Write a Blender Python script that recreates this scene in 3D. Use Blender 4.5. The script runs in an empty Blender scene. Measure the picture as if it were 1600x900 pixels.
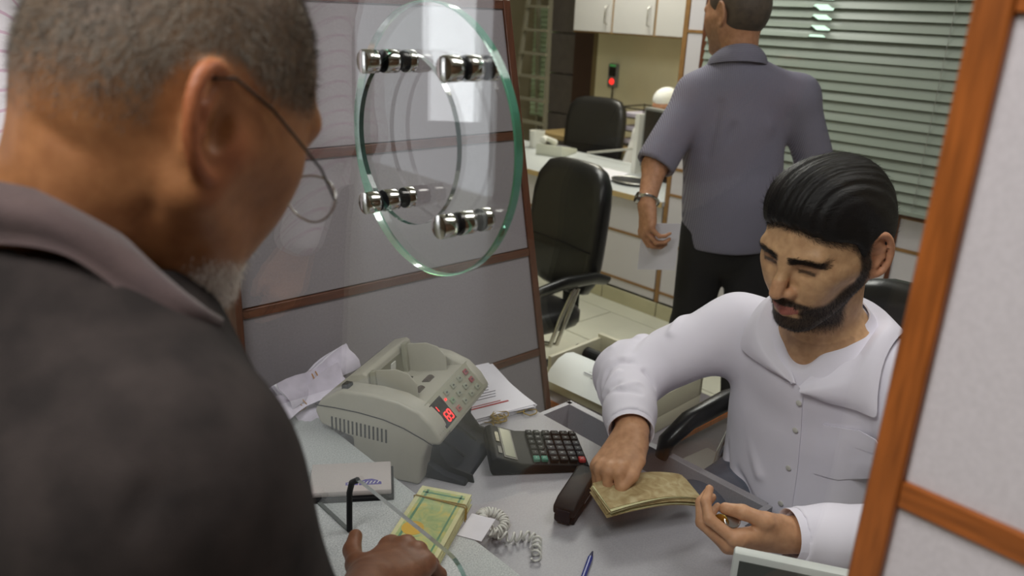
import bpy, bmesh, math, random
import numpy as np
from mathutils import Vector, Matrix, Euler
random.seed(7)
C = bpy.context.scene.collection
PI = math.pi

# ------------------------------------------------------------ camera, world, lights, exposure
cam_data = bpy.data.cameras.new('camera')
cam = bpy.data.objects.new('camera', cam_data); C.objects.link(cam)
CAM = Vector((-0.55, 0.0, 1.58))
r_ = Vector((0.7451, -0.6656, 0.0425)); u_ = Vector((0.1901, 0.2734, 0.9429)); f_ = Vector((0.6393, 0.6945, -0.3304))
f_.normalize(); r_ = (r_ - f_*r_.dot(f_)).normalized(); u_ = r_.cross(f_)
cam.matrix_world = Matrix(((r_.x, u_.x, -f_.x, CAM.x), (r_.y, u_.y, -f_.y, CAM.y), (r_.z, u_.z, -f_.z, CAM.z), (0, 0, 0, 1)))
cam_data.lens = 27.99; cam_data.sensor_width = 36; cam_data.clip_start = 0.02
cam_data.dof.use_dof = True; cam_data.dof.focus_distance = 1.35; cam_data.dof.aperture_fstop = 5.0
bpy.context.scene.camera = cam

w = bpy.data.worlds.new('world'); bpy.context.scene.world = w; w.use_nodes = True
bg = w.node_tree.nodes['Background']; bg.inputs[0].default_value = (0.93, 0.96, 1.0, 1); bg.inputs[1].default_value = 1.25

def area(name, loc, aim, sx, sy, power, col):
    l = bpy.data.lights.new(name, 'AREA'); l.shape = 'RECTANGLE'; l.size = sx; l.size_y = sy; l.energy = power; l.color = col
    o = bpy.data.objects.new(name, l); C.objects.link(o); o.location = loc
    o.rotation_euler = (Vector(aim) - Vector(loc)).to_track_quat('-Z', 'Y').to_euler(); return o
area('fill_lamp_queue', (-1.1, 0.35, 2.66), (-1.1, 0.35, 0), 1.2, 0.6, 36, (1.0, 0.97, 0.95))  # added overhead fill that brightens the right-hand panel and the customer's neck
area('ceiling_lamp_teller', (1.15, 0.25, 2.66), (1.15, 0.25, 0), 1.2, 0.6, 15, (1.0, 0.97, 0.95))
area('ceiling_lamp_aisle', (2.1, 2.4, 2.66), (2.1, 2.4, 0), 1.2, 0.6, 34, (1.0, 0.98, 0.92))
area('ceiling_lamp_office', (4.0, 3.9, 2.66), (4.0, 3.9, 0), 1.2, 0.6, 46, (1.0, 0.96, 0.84))
area('shopfront_daylight', (-2.8, 4.28, 1.35), (0.0, 0.6, 1.2), 0.34, 1.0, 2.6, (0.95, 0.97, 1.0))

sc = bpy.context.scene
sc.view_settings.view_transform = 'Standard'; sc.view_settings.look = 'None'; sc.view_settings.gamma = 1
sc.view_settings.use_curve_mapping = False; sc.view_settings.exposure = 0.0
sc.cycles.max_bounces = 8; sc.cycles.transparent_max_bounces = 12
sc.cycles.sample_clamp_indirect = 4.0

# ------------------------------------------------------------ materials
def lin(c):
    return tuple((x/255/12.92 if x/255 <= 0.04045 else ((x/255+0.055)/1.055)**2.4) for x in c)
_mc = {}
def mat(name, rgb, rough=0.5, metal=0.0, var=0.0, scale=30.0, bump=0.0, bscale=200.0, stretch=(1, 1, 1), rgb2=None, spec=0.5, coat=0.0, emit=0.0, sheen=0.0, attr=False, sss=0.0):
    if name in _mc: return _mc[name]
    m = bpy.data.materials.new(name); m.use_nodes = True; nt = m.node_tree; N = nt.nodes; L = nt.links
    b = N['Principled BSDF']; c = lin(rgb)
    b.inputs['Base Color'].default_value = (*c, 1); b.inputs['Roughness'].default_value = rough; b.inputs['Metallic'].default_value = metal
    b.inputs['Specular IOR Level'].default_value = spec; b.inputs['Coat Weight'].default_value = coat
    b.inputs['Sheen Weight'].default_value = sheen
    if sss:
        b.inputs['Subsurface Weight'].default_value = sss; b.inputs['Subsurface Radius'].default_value = (1.0, 0.35, 0.2); b.inputs['Subsurface Scale'].default_value = 0.004
    tc = N.new('ShaderNodeTexCoord'); mp = N.new('ShaderNodeMapping'); mp.inputs['Scale'].default_value = stretch
    L.new(tc.outputs['Object'], mp.inputs['Vector'])
    src = None
    if attr:
        a = N.new('ShaderNodeAttribute'); a.attribute_name = 'Col'; src = a.outputs['Color']
    if var > 0 or rgb2:
        t = N.new('ShaderNodeTexNoise'); t.inputs['Scale'].default_value = scale; t.inputs['Detail'].default_value = 5.0
        L.new(mp.outputs['Vector'], t.inputs['Vector'])
        rmp = N.new('ShaderNodeValToRGB')
        c2 = lin(rgb2) if rgb2 else tuple(min(1, x*(1+var)) for x in c); c1 = c if rgb2 else tuple(x*(1-var) for x in c)
        rmp.color_ramp.elements[0].position = 0.32; rmp.color_ramp.elements[1].position = 0.68
        rmp.color_ramp.elements[0].color = (*c1, 1); rmp.color_ramp.elements[1].color = (*c2, 1)
        L.new(t.outputs['Fac'], rmp.inputs['Fac'])
        if src is not None:
            mx = N.new('ShaderNodeMix'); mx.data_type = 'RGBA'; mx.blend_type = 'MULTIPLY'; mx.inputs[0].default_value = 1.0
            L.new(src, mx.inputs[6]); L.new(rmp.outputs['Color'], mx.inputs[7]); src = mx.outputs[2]
        else: src = rmp.outputs['Color']
    if src is not None: L.new(src, b.inputs['Base Color'])
    if bump > 0:
        t2 = N.new('ShaderNodeTexNoise'); t2.inputs['Scale'].default_value = bscale; t2.inputs['Detail'].default_value = 3.0
        L.new(mp.outputs['Vector'], t2.inputs['Vector'])
        bp = N.new('ShaderNodeBump'); bp.inputs['Strength'].default_value = bump; bp.inputs['Distance'].default_value = 0.002
        L.new(t2.outputs['Fac'], bp.inputs['Height']); L.new(bp.outputs['Normal'], b.inputs['Normal'])
    if emit > 0:
        b.inputs['Emission Color'].default_value = (*c, 1); b.inputs['Emission Strength'].default_value = emit
    _mc[name] = m; return m

def stripe_mat(name, a, b_, period, duty=0.35, axis=1, rough=0.8, sheen=0.0):
    m = bpy.data.materials.new(name); m.use_nodes = True; nt = m.node_tree; N = nt.nodes; L = nt.links
    b = N['Principled BSDF']; b.inputs['Roughness'].default_value = rough; b.inputs['Sheen Weight'].default_value = sheen
    tc = N.new('ShaderNodeTexCoord'); sx = N.new('ShaderNodeSeparateXYZ'); L.new(tc.outputs['Object'], sx.inputs[0])
    ml = N.new('ShaderNodeMath'); ml.operation = 'MULTIPLY'; ml.inputs[1].default_value = 1/period; L.new(sx.outputs[axis], ml.inputs[0])
    fr = N.new('ShaderNodeMath'); fr.operation = 'FRACT'; L.new(ml.outputs[0], fr.inputs[0])
    lt = N.new('ShaderNodeMath'); lt.operation = 'LESS_THAN'; lt.inputs[1].default_value = duty; L.new(fr.outputs[0], lt.inputs[0])
    mx = N.new('ShaderNodeMix'); mx.data_type = 'RGBA'; mx.inputs[6].default_value = (*lin(a), 1); mx.inputs[7].default_value = (*lin(b_), 1)
    L.new(lt.outputs[0], mx.inputs[0]); L.new(mx.outputs[2], b.inputs['Base Color']); return m

def pane_mat(name, tint, refl=1.0):
    """thin clear pane: light passes, the surface mirrors by its Fresnel share"""
    m = bpy.data.materials.new(name); m.use_nodes = True; nt = m.node_tree; N = nt.nodes; L = nt.links
    N.remove(N['Principled BSDF']); out = N['Material Output']
    tr = N.new('ShaderNodeBsdfTransparent'); tr.inputs[0].default_value = (*tint, 1)
    gl = N.new('ShaderNodeBsdfGlossy'); gl.inputs['Roughness'].default_value = 0.01; gl.inputs['Color'].default_value = (refl, refl, refl, 1)
    fr = N.new('ShaderNodeFresnel'); ge = N.new('ShaderNodeNewGeometry')   # same share entering and leaving: the pane does not bend light
    ma = N.new('ShaderNodeMath'); ma.operation = 'MULTIPLY_ADD'; ma.inputs[1].default_value = 1/1.5-1.5; ma.inputs[2].default_value = 1.5
    L.new(ge.outputs['Backfacing'], ma.inputs[0]); L.new(ma.outputs[0], fr.inputs['IOR'])
    mx = N.new('ShaderNodeMixShader'); L.new(fr.outputs[0], mx.inputs[0]); L.new(tr.outputs[0], mx.inputs[1]); L.new(gl.outputs[0], mx.inputs[2])
    L.new(mx.outputs[0], out.inputs[0]); return m

M_lam = mat('white_laminate', (203, 199, 203), 0.55, var=0.05, scale=260, bump=0.12, bscale=420)
M_lamgrey = mat('grey_lilac_laminate', (152, 146, 151), 0.5, var=0.07, scale=240, bump=0.12, bscale=420)
M_wood = mat('orange_brown_wood', (150, 84, 34), 0.38, var=0.28, scale=22, stretch=(8, 8, 0.7), bump=0.05, bscale=80)
M_woodh = mat('orange_brown_wood_along', (150, 84, 34), 0.38, var=0.28, scale=22, stretch=(8, 0.7, 8), bump=0.05, bscale=80)
M_dwood = mat('dark_brown_wood', (92, 52, 34), 0.4, var=0.25, scale=20, stretch=(0.8, 8, 8))
M_dwoodv = mat('dark_brown_wood_upright', (92, 50, 30), 0.4, var=0.25, scale=20, stretch=(8, 8, 0.8))
M_rail = mat('tan_wood_edging', (140, 104, 62), 0.45, var=0.15, scale=30)
M_tile = mat('cream_floor_tile', (206, 205, 188), 0.25, var=0.04, scale=6)
M_grout = mat('tile_grout', (150, 148, 134), 0.8)
M_skirt = mat('skirting_tile', (188, 182, 150), 0.35, var=0.06, scale=9)
M_cream = mat('cream_painted_wall', (222, 217, 186), 0.8, var=0.03, scale=5, bump=0.05, bscale=60)
M_grey = mat('grey_wall_stone', (92, 86, 84), 0.6, var=0.12, scale=14)
M_ceil = mat('ceiling_white', (222, 222, 216), 0.85)
M_desk = mat('pale_grey_desk_laminate', (160, 158, 164), 0.45, var=0.08, scale=300)
M_ledge = mat('speckled_grey_ledge', (150, 156, 158), 0.5, rgb2=(198, 202, 202), scale=420, bump=0.15, bscale=350)
M_beige = mat('beige_machine_plastic', (172, 169, 156), 0.42, var=0.03, scale=40, bump=0.03, bscale=500)
M_beige2 = mat('beige_machine_plastic_dull', (150, 149, 132), 0.5)
M_black = mat('black_plastic', (18, 18, 20), 0.55, spec=0.2)
M_navy = mat('dark_blue_black_plastic', (22, 24, 34), 0.6, spec=0.18)
M_leather = mat('black_leather', (27, 27, 28), 0.33, bump=0.15, bscale=160, var=0.1, scale=50)
M_chrome = mat('chrome', (205, 204, 200), 0.12, 1.0)
M_steel = mat('brushed_steel', (190, 188, 184), 0.24, 1.0)
M_alu = mat('aluminium_ladder_metal', (176, 172, 154), 0.45, 0.4)
M_paper = mat('white_paper', (226, 224, 232), 0.8, var=0.03, scale=20)
M_paper2 = mat('lilac_white_receipt_paper', (205, 198, 214), 0.8, var=0.10, scale=40)
M_ink = mat('grey_print_ink', (120, 118, 128), 0.8)
M_redink = mat('red_print_ink', (178, 60, 66), 0.8)
M_rubber = mat('tan_rubber_band', (150, 122, 44), 0.6)
M_white = mat('white_plastic', (222, 222, 216), 0.4)

# ------------------------------------------------------------ mesh helpers
class MB:
    def __init__(s): s.v = []; s.f = []
    def add(s, vs, fs, Mx=None):
        b = len(s.v)
        s.v += [tuple(Mx @ Vector(p)) if Mx is not None else tuple(p) for p in vs]; s.f += [tuple(i+b for i in f) for f in fs]; return s
    def box(s, lo, hi, Mx=None):
        x0, y0, z0 = lo; x1, y1, z1 = hi
        return s.add([(x0, y0, z0), (x1, y0, z0), (x1, y1, z0), (x0, y1, z0), (x0, y0, z1), (x1, y0, z1), (x1, y1, z1), (x0, y1, z1)],
                     [(0, 3, 2, 1), (4, 5, 6, 7), (0, 1, 5, 4), (1, 2, 6, 5), (2, 3, 7, 6), (3, 0, 4, 7)], Mx)
    def cbox(s, c, d, Mx=None):
        return s.box([c[i]-d[i]/2 for i in range(3)], [c[i]+d[i]/2 for i in range(3)], Mx)
    def prism(s, prof, x0, x1, Mx=None, axis=0):
        """profile in the two other axes, extruded along axis"""
        n = len(prof)
        def P(x, q):
            return {0: (x, q[0], q[1]), 1: (q[0], x, q[1]), 2: (q[0], q[1], x)}[axis]
        vs = [P(x0, q) for q in prof]+[P(x1, q) for q in prof]
        return s.add(vs, [tuple(range(n))[::-1], tuple(range(n, 2*n))]+[(i, (i+1) % n, n+(i+1) % n, n+i) for i in range(n)], Mx)
    def tube(s, pts, r, n=8, closed=False, Mx=None, flat=None):
        pts = [Vector(p) for p in pts]; N = len(pts); rs = r if isinstance(r, (list, tuple)) else [r]*N
        rings = []; prev = None
        for i, p in enumerate(pts):
            a = pts[(i-1) % N] if (closed or i > 0) else p; b = pts[(i+1) % N] if (closed or i < N-1) else p
            t = (b-a).normalized()
            if prev is None:
                x = t.orthogonal().normalized()
            else:
                x = (prev-t*prev.dot(t))
                x = x.normalized() if x.length > 1e-6 else t.orthogonal().normalized()
            y = t.cross(x); prev = x
            fy = flat if flat else 1.0
            rings.append([p+(x*math.cos(2*PI*k/n)+y*math.sin(2*PI*k/n)*fy)*rs[i] for k in range(n)])
        vs = [q for rg in rings for q in rg]; fs = []
        for i in range(N if closed else N-1):
            j = (i+1) % N
            for k in range(n): fs.append((i*n+k, i*n+(k+1) % n, j*n+(k+1) % n, j*n+k))
        if not closed: fs += [tuple(range(n))[::-1], tuple((N-1)*n+k for k in range(n))]
        return s.add(vs, fs, Mx)
    def cyl(s, a, b, r, n=16, r2=None, Mx=None): return s.tube([a, b], [r, r2 if r2 is not None else r], n, Mx=Mx)
    def lathe(s, prof, n=24, Mx=None):
        """(radius, z) pairs about z"""
        m = len(prof); vs = [(p[0]*math.cos(2*PI*k/n), p[0]*math.sin(2*PI*k/n), p[1]) for k in range(n) for p in prof]
        fs = [(k*m+i, ((k+1) % n)*m+i, ((k+1) % n)*m+i+1, k*m+i+1) for k in range(n) for i in range(m-1)]
        return s.add(vs, fs, Mx)
    def grid(s, rows, thick=0.0, close=False, Mx=None):
        """rows: list of equal-length point rows; thick > 0 gives it a back side"""
        R = len(rows); K = len(rows[0]); P = [[Vector(p) for p in r] for r in rows]
        vs = [p for r in P for p in r]; fs = [(i*K+j, i*K+j+1, (i+1)*K+j+1, (i+1)*K+j) for i in range(R-1) for j in range(K-1)]
        if thick:
            nv = []
            for i in range(R):
                for j in range(K):
                    du = P[i][min(j+1, K-1)]-P[i][max(j-1, 0)]; dv = P[min(i+1, R-1)][j]-P[max(i-1, 0)][j]
                    n = du.cross(dv); n = n.normalized() if n.length > 1e-9 else Vector((0, 0, 1)); nv.append(P[i][j]-n*thick)
            o = R*K; vs += nv
            fs += [(o+i*K+j, o+(i+1)*K+j, o+(i+1)*K+j+1, o+i*K+j+1) for i in range(R-1) for j in range(K-1)]
            bd = [(0, j) for j in range(K)]+[(i, K-1) for i in range(1, R)]+[(R-1, j) for j in range(K-2, -1, -1)]+[(i, 0) for i in range(R-2, 0, -1)]
            ids = [i*K+j for i, j in bd]
            fs += [(ids[k], o+ids[k], o+ids[(k+1) % len(ids)], ids[(k+1) % len(ids)]) for k in range(len(ids))]
        return s.add(vs, fs, Mx)
    def build(s, name, m, parent=None, bevel=0.0, seg=2, smooth=False, ang=0.6):
        me = bpy.data.meshes.new(name); bm = bmesh.new()
        vv = [bm.verts.new(p) for p in s.v]
        for f in s.f:
            try: bm.faces.new([vv[i] for i in f])
            except ValueError: pass
        bmesh.ops.recalc_face_normals(bm, faces=bm.faces)
        if bevel > 0:
            es = [e for e in bm.edges if len(e.link_faces) == 2 and e.calc_face_angle(0) > ang]
            bmesh.ops.bevel(bm, geom=es, offset=bevel, segments=seg, affect='EDGES', profile=0.5, clamp_overlap=True)
        bm.to_mesh(me); bm.free()
        if smooth or bevel > 0:
            me.polygons.foreach_set('use_smooth', [True]*len(me.polygons))
            try: me.set_sharp_from_angle(angle=0.7 if not smooth else 1.2)
            except Exception: pass
        o = bpy.data.objects.new(name, me); C.objects.link(o); me.materials.append(m)
        if parent is not None: o.parent = parent
        return o

def tag(o, label, cat, group=None):
    o['label'] = label; o['category'] = cat
    if group: o['group'] = group
    return o
def thing(name, label, cat, loc=(0, 0, 0), rz=0.0, group=None, rot=None):
    o = bpy.data.objects.new(name, None); C.objects.link(o); o.empty_display_size = 0.05
    o.location = loc; o.rotation_euler = rot if rot else (0, 0, rz)
    return tag(o, label, cat, group)
def struct(o): o['kind'] = 'structure'; return o
def share(src, name, loc, parent, rot=(0, 0, 0), scale=(1, 1, 1)):
    o = bpy.data.objects.new(name, src.data); C.objects.link(o); o.location = loc; o.rotation_euler = rot; o.scale = scale
    if parent is not None: o.parent = parent
    return o
def copy_tree(o, parent=None):
    c = o.copy(); C.objects.link(c)
    if parent is not None: c.parent = parent
    for ch in list(o.children): copy_tree(ch, c)
    return c
def text(name, body, size, m, Mx, parent, depth=0.0003, align='CENTER'):
    cu = bpy.data.curves.new(name, 'FONT'); cu.body = body; cu.size = size; cu.extrude = depth; cu.align_x = align; cu.align_y = 'CENTER'; cu.resolution_u = 2
    cu.materials.append(m)
    o = bpy.data.objects.new(name, cu); C.objects.link(o)
    me = bpy.data.meshes.new_from_object(o, depsgraph=bpy.context.evaluated_depsgraph_get()); bpy.data.objects.remove(o); bpy.data.curves.remove(cu)
    o = bpy.data.objects.new(name, me); C.objects.link(o)
    if parent is not None: o.parent = parent
    o.matrix_local = Mx; return o
def frame(o, x, y, z):
    """matrix from an origin and three axes"""
    x, y, z = Vector(x).normalized(), Vector(y).normalized(), Vector(z).normalized()
    return Matrix(((x.x, y.x, z.x, o[0]), (x.y, y.y, z.y, o[1]), (x.z, y.z, z.z, o[2]), (0, 0, 0, 1)))
# ------------------------------------------------------------ the setting
fl = struct(MB().box((-4, -4, -0.06), (7, 7.5, -0.012)).build('floor', M_grout))
t0 = MB().cbox((0, 0, -0.006), (0.395, 0.395, 0.012)).build('tile', M_tile, fl, bevel=0.0015, seg=1); t0.location = (0.9, 0.9, 0)
for i in range(5):
    for j in range(9):
        if i or j: share(t0, 'tile', (0.9+0.4*i, 0.9+0.4*j, 0), fl)
x = MB().box((-4, -4, -0.012), (0.7, 7.5, 0)).box((2.7, -4, -0.012), (7, 7.5, 0)).box((0.7, -4, -0.012), (2.7, 0.7, 0)).box((0.7, 4.3, -0.012), (2.7, 7.5, 0))
x.build('far_paving', M_tile, fl)
struct(MB().box((-4, -4, 2.7), (7, 7.5, 2.8)).build('ceiling', M_ceil))

# screen partition at the far end of the desk: frame, panels and rails
wl = struct(bpy.data.objects.new('wall_left', None)); C.objects.link(wl); wl.location = (0, 1.4, 0)
def pe(z): return 0.694+(1.592-z)*0.2006          # its sloping free edge
zs = [0.0, 0.12, 0.415, 0.71, 1.003, 1.301, 1.592]
for a, b in zip(zs[:-1], zs[1:]):
    MB().prism([(0.03, a+0.008), (pe(a+0.008)-0.02, a+0.008), (pe(b-0.012)-0.02, b-0.012), (0.03, b-0.012)], 0.004, 0.028, axis=1).build('panel', M_lamgrey, wl, bevel=0.001, seg=1)
for z in zs[1:]:
    MB().prism([(0.03, z-0.013), (pe(z)-0.018, z-0.013), (pe(z)-0.018, z+0.006), (0.03, z+0.006)], 0.0, 0.03, axis=1).build('rail', M_dwood, wl, bevel=0.001, seg=1)
MB().prism([(pe(0)-0.02, 0), (pe(0), 0), (pe(1.598), 1.598), (pe(1.598)-0.02, 1.598)], -0.002, 0.032, axis=1).build('edge_strip', M_dwoodv, wl, bevel=0.001, seg=1)
MB().box((-0.055, -0.03, 0), (-0.012, 0.04, 2.7)).build('post', M_dwoodv, wl, bevel=0.002, seg=1)
MB().box((-0.009, -0.014, 0), (0.031, 0.04, 2.7)).build('post', M_dwoodv, wl, bevel=0.002, seg=1)

# right-hand panel with wooden edging, beside the opening
wr = struct(bpy.data.objects.new('wall_right', None)); C.objects.link(wr)
MB().box((-0.052, 0.1575, 0), (-0.006, 0.1785, 2.7)).build('post', M_wood, wr, bevel=0.002, seg=1)
zr = [0.0, 0.69, 0.99, 1.289, 1.60, 1.9, 2.2, 2.7]
for a, b in zip(zr[:-1], zr[1:]):
    MB().box((-0.045, -0.75, a+0.008), (-0.012, 0.158, b-0.010)).build('panel', M_lam, wr, bevel=0.001, seg=1)
    MB().box((-0.049, -0.75, b-0.0105), (-0.010, 0.158, b+0.0085)).build('rail', M_woodh, wr, bevel=0.001, seg=1)

# back wall: low panelling, column and window
wb = struct(bpy.data.objects.new('wall_back', None)); C.objects.link(wb); wb.location = (2.85, 0, 0)
MB().box((0.02, -1.0, 0), (0.12, 2.40, 0.83)).box((0.02, 2.385, 0.83), (0.12, 2.51, 2.7)).box((0.02, -1.0, 0.83), (0.12, -0.6, 2.7)).box((0.02, -0.6, 2.2), (0.12, 2.385, 2.7)).box((0.02, 2.40, 0), (0.12, 2.51, 0.83)).build('backing', M_grey, wb)
zb = [0.085, 0.144, 0.42, 0.692, 0.83]
ys = [-1.0, 0.55, 1.32, 1.92, 2.51]
for a, b in zip(zb[:-1], zb[1:]):
    for c, d in zip(ys[:-1], ys[1:]):
        MB().box((0.0, c+0.006, a+0.006), (0.02, d-0.006, b-0.006)).build('panel', M_lam, wb, bevel=0.001, seg=1)
for z in zb[1:]: MB().box((-0.004, -1.0, z-0.007), (0.02, 2.51, z+0.007)).build('rail', M_rail, wb)
for y in ys[1:-1]: MB().box((-0.005, y-0.01, 0.085), (0.019, y+0.01, 0.83)).build('stile', M_dwoodv, wb)
for a, b in ((0.83, 0.965), (0.965, 1.24), (1.24, 1.515), (1.515, 1.79), (1.79, 2.7)):
    MB().box((0.0, 2.41, a+0.006), (0.02, 2.495, b-0.006)).build('panel', M_lam, wb, bevel=0.001, seg=1)
    MB().box((-0.004, 2.385, b-0.007), (0.02, 2.51, b+0.007)).build('rail', M_rail, wb)
MB().box((-0.006, 2.497, 0.085), (0.02, 2.523, 2.7)).build('corner_strip', M_rail, wb)
MB().box((-0.006, 2.372, 0.84), (0.05, 2.405, 2.7)).build('window_stile', M_dwoodv, wb)
bb = struct(bpy.data.objects.new('baseboard_back', None)); C.objects.link(bb); bb.location = (2.85, 0, 0)
s0 = MB().box((-0.012, 0.003, 0.0), (0.0, 0.397, 0.08)).build('tile', M_skirt, bb, bevel=0.001, seg=1); s0.location = (0, 1.7, 0)
for k in range(1, 6): share(s0, 'tile', (0, 1.7+0.4*k, 0), bb)

w1 = struct(bpy.data.objects.new('window_1', None)); C.objects.link(w1); w1.location = (2.85, 0, 0)
MB().box((-0.012, -0.6, 0.83), (0.10, 2.385, 0.848)).build('window_sill', M_dwood, w1, bevel=0.001, seg=1)
fr = MB().box((0.07, -0.6, 0.848), (0.10, -0.56, 2.2)).box((0.07, 2.345, 0.848), (0.10, 2.385, 2.2)).box((0.07, -0.56, 2.16), (0.10, 2.345, 2.2)).box((0.07, -0.56, 0.848), (0.10, 2.345, 0.888)).box((0.07, 0.9, 0.888), (0.10, 0.94, 2.16))
fr.build('window_frame', M_steel, w1)
MB().box((0.083, -0.56, 0.888), (0.087, 2.345, 2.16)).build('pane', pane_mat('window_glass', (0.86, 0.95, 0.9)), w1)

# far office wall, doorway and side wall
wf = struct(bpy.data.objects.new('wall_far', None)); C.objects.link(wf)
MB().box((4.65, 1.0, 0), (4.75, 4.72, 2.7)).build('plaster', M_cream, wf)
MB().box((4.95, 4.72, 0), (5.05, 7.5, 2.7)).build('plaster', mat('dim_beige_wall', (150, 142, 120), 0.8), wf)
for k, (a, b) in enumerate(((0.0, 0.35), (0.35, 0.7), (0.7, 1.05), (1.05, 1.4), (1.4, 1.75), (1.75, 2.2), (2.2, 2.7))):
    MB().box((4.72, 5.05, a+0.006), (4.95, 5.36, b-0.006)).build('stone_panel', M_grey, wf, bevel=0.003, seg=1)
d1_ = struct(bpy.data.objects.new('door_1', None)); C.objects.link(d1_)
MB().box((4.70, 4.78, 0), (4.74, 5.04, 2.1)).build('leaf', mat('very_dark_door_wood', (58, 34, 26), 0.5, var=0.2, scale=12, stretch=(8, 8, 1)), d1_, bevel=0.002, seg=1)
MB().box((4.66, 4.70, 0), (4.76, 4.78, 2.15)).build('door_frame', mat('olive_tan_frame', (118, 104, 70), 0.5), d1_)
struct(MB().box((2.97, 2.35, 0), (4.75, 2.41, 2.7)).build('wall_office_side', M_cream))
struct(MB().box((-4, 7.4, 0), (7, 7.5, 2.7)).build('wall_end', mat('brown_end_wall', (84, 72, 60), 0.9)))
struct(MB().box((-4.0, -1.6, 0), (3.0, -1.5, 2.7)).build('wall_near', mat('dark_wood_panelling', (110, 82, 58), 0.6)))  # unseen wall in dark wood, which keeps its bounce low
struct(MB().box((-3.5, -1.5, 0), (-3.4, 4.55, 2.7)).box((-3.5, 4.55, 2.45), (-3.4, 7.4, 2.7)).build('wall_front', mat('tan_shop_wall', (128, 112, 92), 0.7)))
struct(MB().box((0.0, 1.46, 0), (-0.02, 7.4, 2.7)).build('wall_queue', M_cream))

# ------------------------------------------------------------ glass screen with speak-through disc
G = -0.03
gs = thing('glass_screen', 'clear glass screen with round speaking hole between old customer and teller', 'glass screen', (G, 0, 0.82))
def pane_with_hole():
    # outline in (y, z-0.82): full pane with money slot cut in the bottom edge; round hole bridged by a ring of quads
    T = 0.0032; hy, hz, hr = 0.752, 0.615, 0.0965; n = 64
    slot = []
    def arc(cy, cz, r, a0, a1, m=6): return [(cy+r*math.cos(math.radians(a0+(a1-a0)*k/m)), cz+r*math.sin(math.radians(a0+(a1-a0)*k/m))) for k in range(m+1)]
    out = [(1.345, 0.0), (0.905, 0.0)]+arc(0.865, 0.070, 0.036, 0, 90)+[(0.70, 0.108)]+arc(0.66, 0.068, 0.04, 90, 180)+[(0.618, 0.0), (0.172, 0.0), (0.172, 1.78), (1.345, 1.78)]
    bm = bmesh.new()
    hole = [(hy+hr*math.cos(2*PI*k/n), hz+hr*math.sin(2*PI*k/n)) for k in range(n)]
    def loop(pts):
        vs = [bm.verts.new((0, p[0], p[1])) for p in pts]; return [bm.edges.new((vs[i], vs[(i+1) % len(vs)])) for i in range(len(vs))]
    es = loop(out)+loop(hole)
    bmesh.ops.triangle_fill(bm, edges=es, use_beauty=True)
    for v in bm.verts: v.co.x = -T
    g = bmesh.ops.extrude_face_region(bm, geom=bm.faces[:])
    for v in [e for e in g['geom'] if isinstance(e, bmesh.types.BMVert)]: v.co.x = T
    bmesh.ops.recalc_face_normals(bm, faces=bm.faces)
    me = bpy.data.meshes.new('pane'); bm.to_mesh(me); bm.free()
    me.materials.append(M_pane); me.materials.append(M_gedge); me.materials.append(M_hole)
    for p in me.polygons:
        if abs(p.normal.x) < 0.5: p.material_index = 2 if math.hypot(p.center.y-hy, p.center.z-hz) < hr*1.1 else 1
    o = bpy.data.objects.new('pane', me); C.objects.link(o); o.parent = gs; return o
M_pane = pane_mat('clear_screen_glass', (0.975, 0.985, 0.98))
def edge_mat(name, rgb, rough, tr):
    m = mat(name, rgb, rough, spec=0.6); b = m.node_tree.nodes['Principled BSDF']; b.inputs['Transmission Weight'].default_value = tr; b.inputs['IOR'].default_value = 1.5
    return m
M_gedge = edge_mat('polished_glass_edge', (120, 168, 156), 0.06, 0.85)
M_gedge2 = edge_mat('green_polished_disc_edge', (84, 180, 144), 0.1, 0.7)
M_hole = edge_mat('dark_green_hole_rim', (44, 66, 60), 0.08, 0.35)  # darker copy of the edge glass, standing for inner reflection at the rim
pane_with_hole()
def disc():
    n = 96; r = 0.1555; cy, cz = 0.748, 0.61; x0, x1 = 0.022, 0.034
    pr = [(0, x0), (r-0.0015, x0), (r, x0+0.0015), (r, x1-0.0015), (r-0.0015, x1), (0, x1)]
    Mx = Matrix.Translation((0, cy, cz)) @ Matrix.Rotation(PI/2, 4, 'Y')
    o = MB().lathe(pr, n, Mx).build('disc', M_pane, gs, smooth=True); me = o.data; me.materials.append(M_gedge2)
    bmx = bmesh.new(); bmx.from_mesh(me); bmesh.ops.remove_doubles(bmx, verts=bmx.verts, dist=1e-5); bmx.to_mesh(me); bmx.free()
    for p in me.polygons:
        p.material_index = 1 if abs(p.normal.x) < 0.9 else 0
    me.set_sharp_from_angle(angle=0.4)
    return o
disc()
for y, z in ((0.806, 1.517), (0.655, 1.521), (0.808, 1.353), (0.660, 1.357)):
    s = MB(); z -= 0.82
    s.cyl((-0.023, y, z), (-0.006, y, z), 0.0134, 24).cyl((-0.004+0.008, y, z), (0.021, y, z), 0.0134, 24).cyl((0.035, y, z), (0.046, y, z), 0.0134, 24)
    so = s.build('standoff', M_chrome, gs, bevel=0.0012, seg=2)
    k = MB()
    for a, b in ((-0.0062, -0.0038), (0.0038, 0.0062), (0.0200, 0.0225), (0.0335, 0.036)): k.cyl((a, y, z), (b, y, z), 0.0127, 24)
    k.build('gasket', M_black, so, smooth=False)
e = MB().tube([(0, 0.905, 0.002), (0, 0.904, 0.03), (0, 0.902, 0.07), (0, 0.894, 0.092), (0, 0.878, 0.104)], 0.0046, 8)
e.build('edge_strip', M_black, gs, smooth=True)
MB().box((-0.003, 0.905, -0.0005), (0.003, 1.34, 0.002)).build('foot_strip', mat('foot_grey', (74, 80, 78), 0.4), gs)

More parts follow.
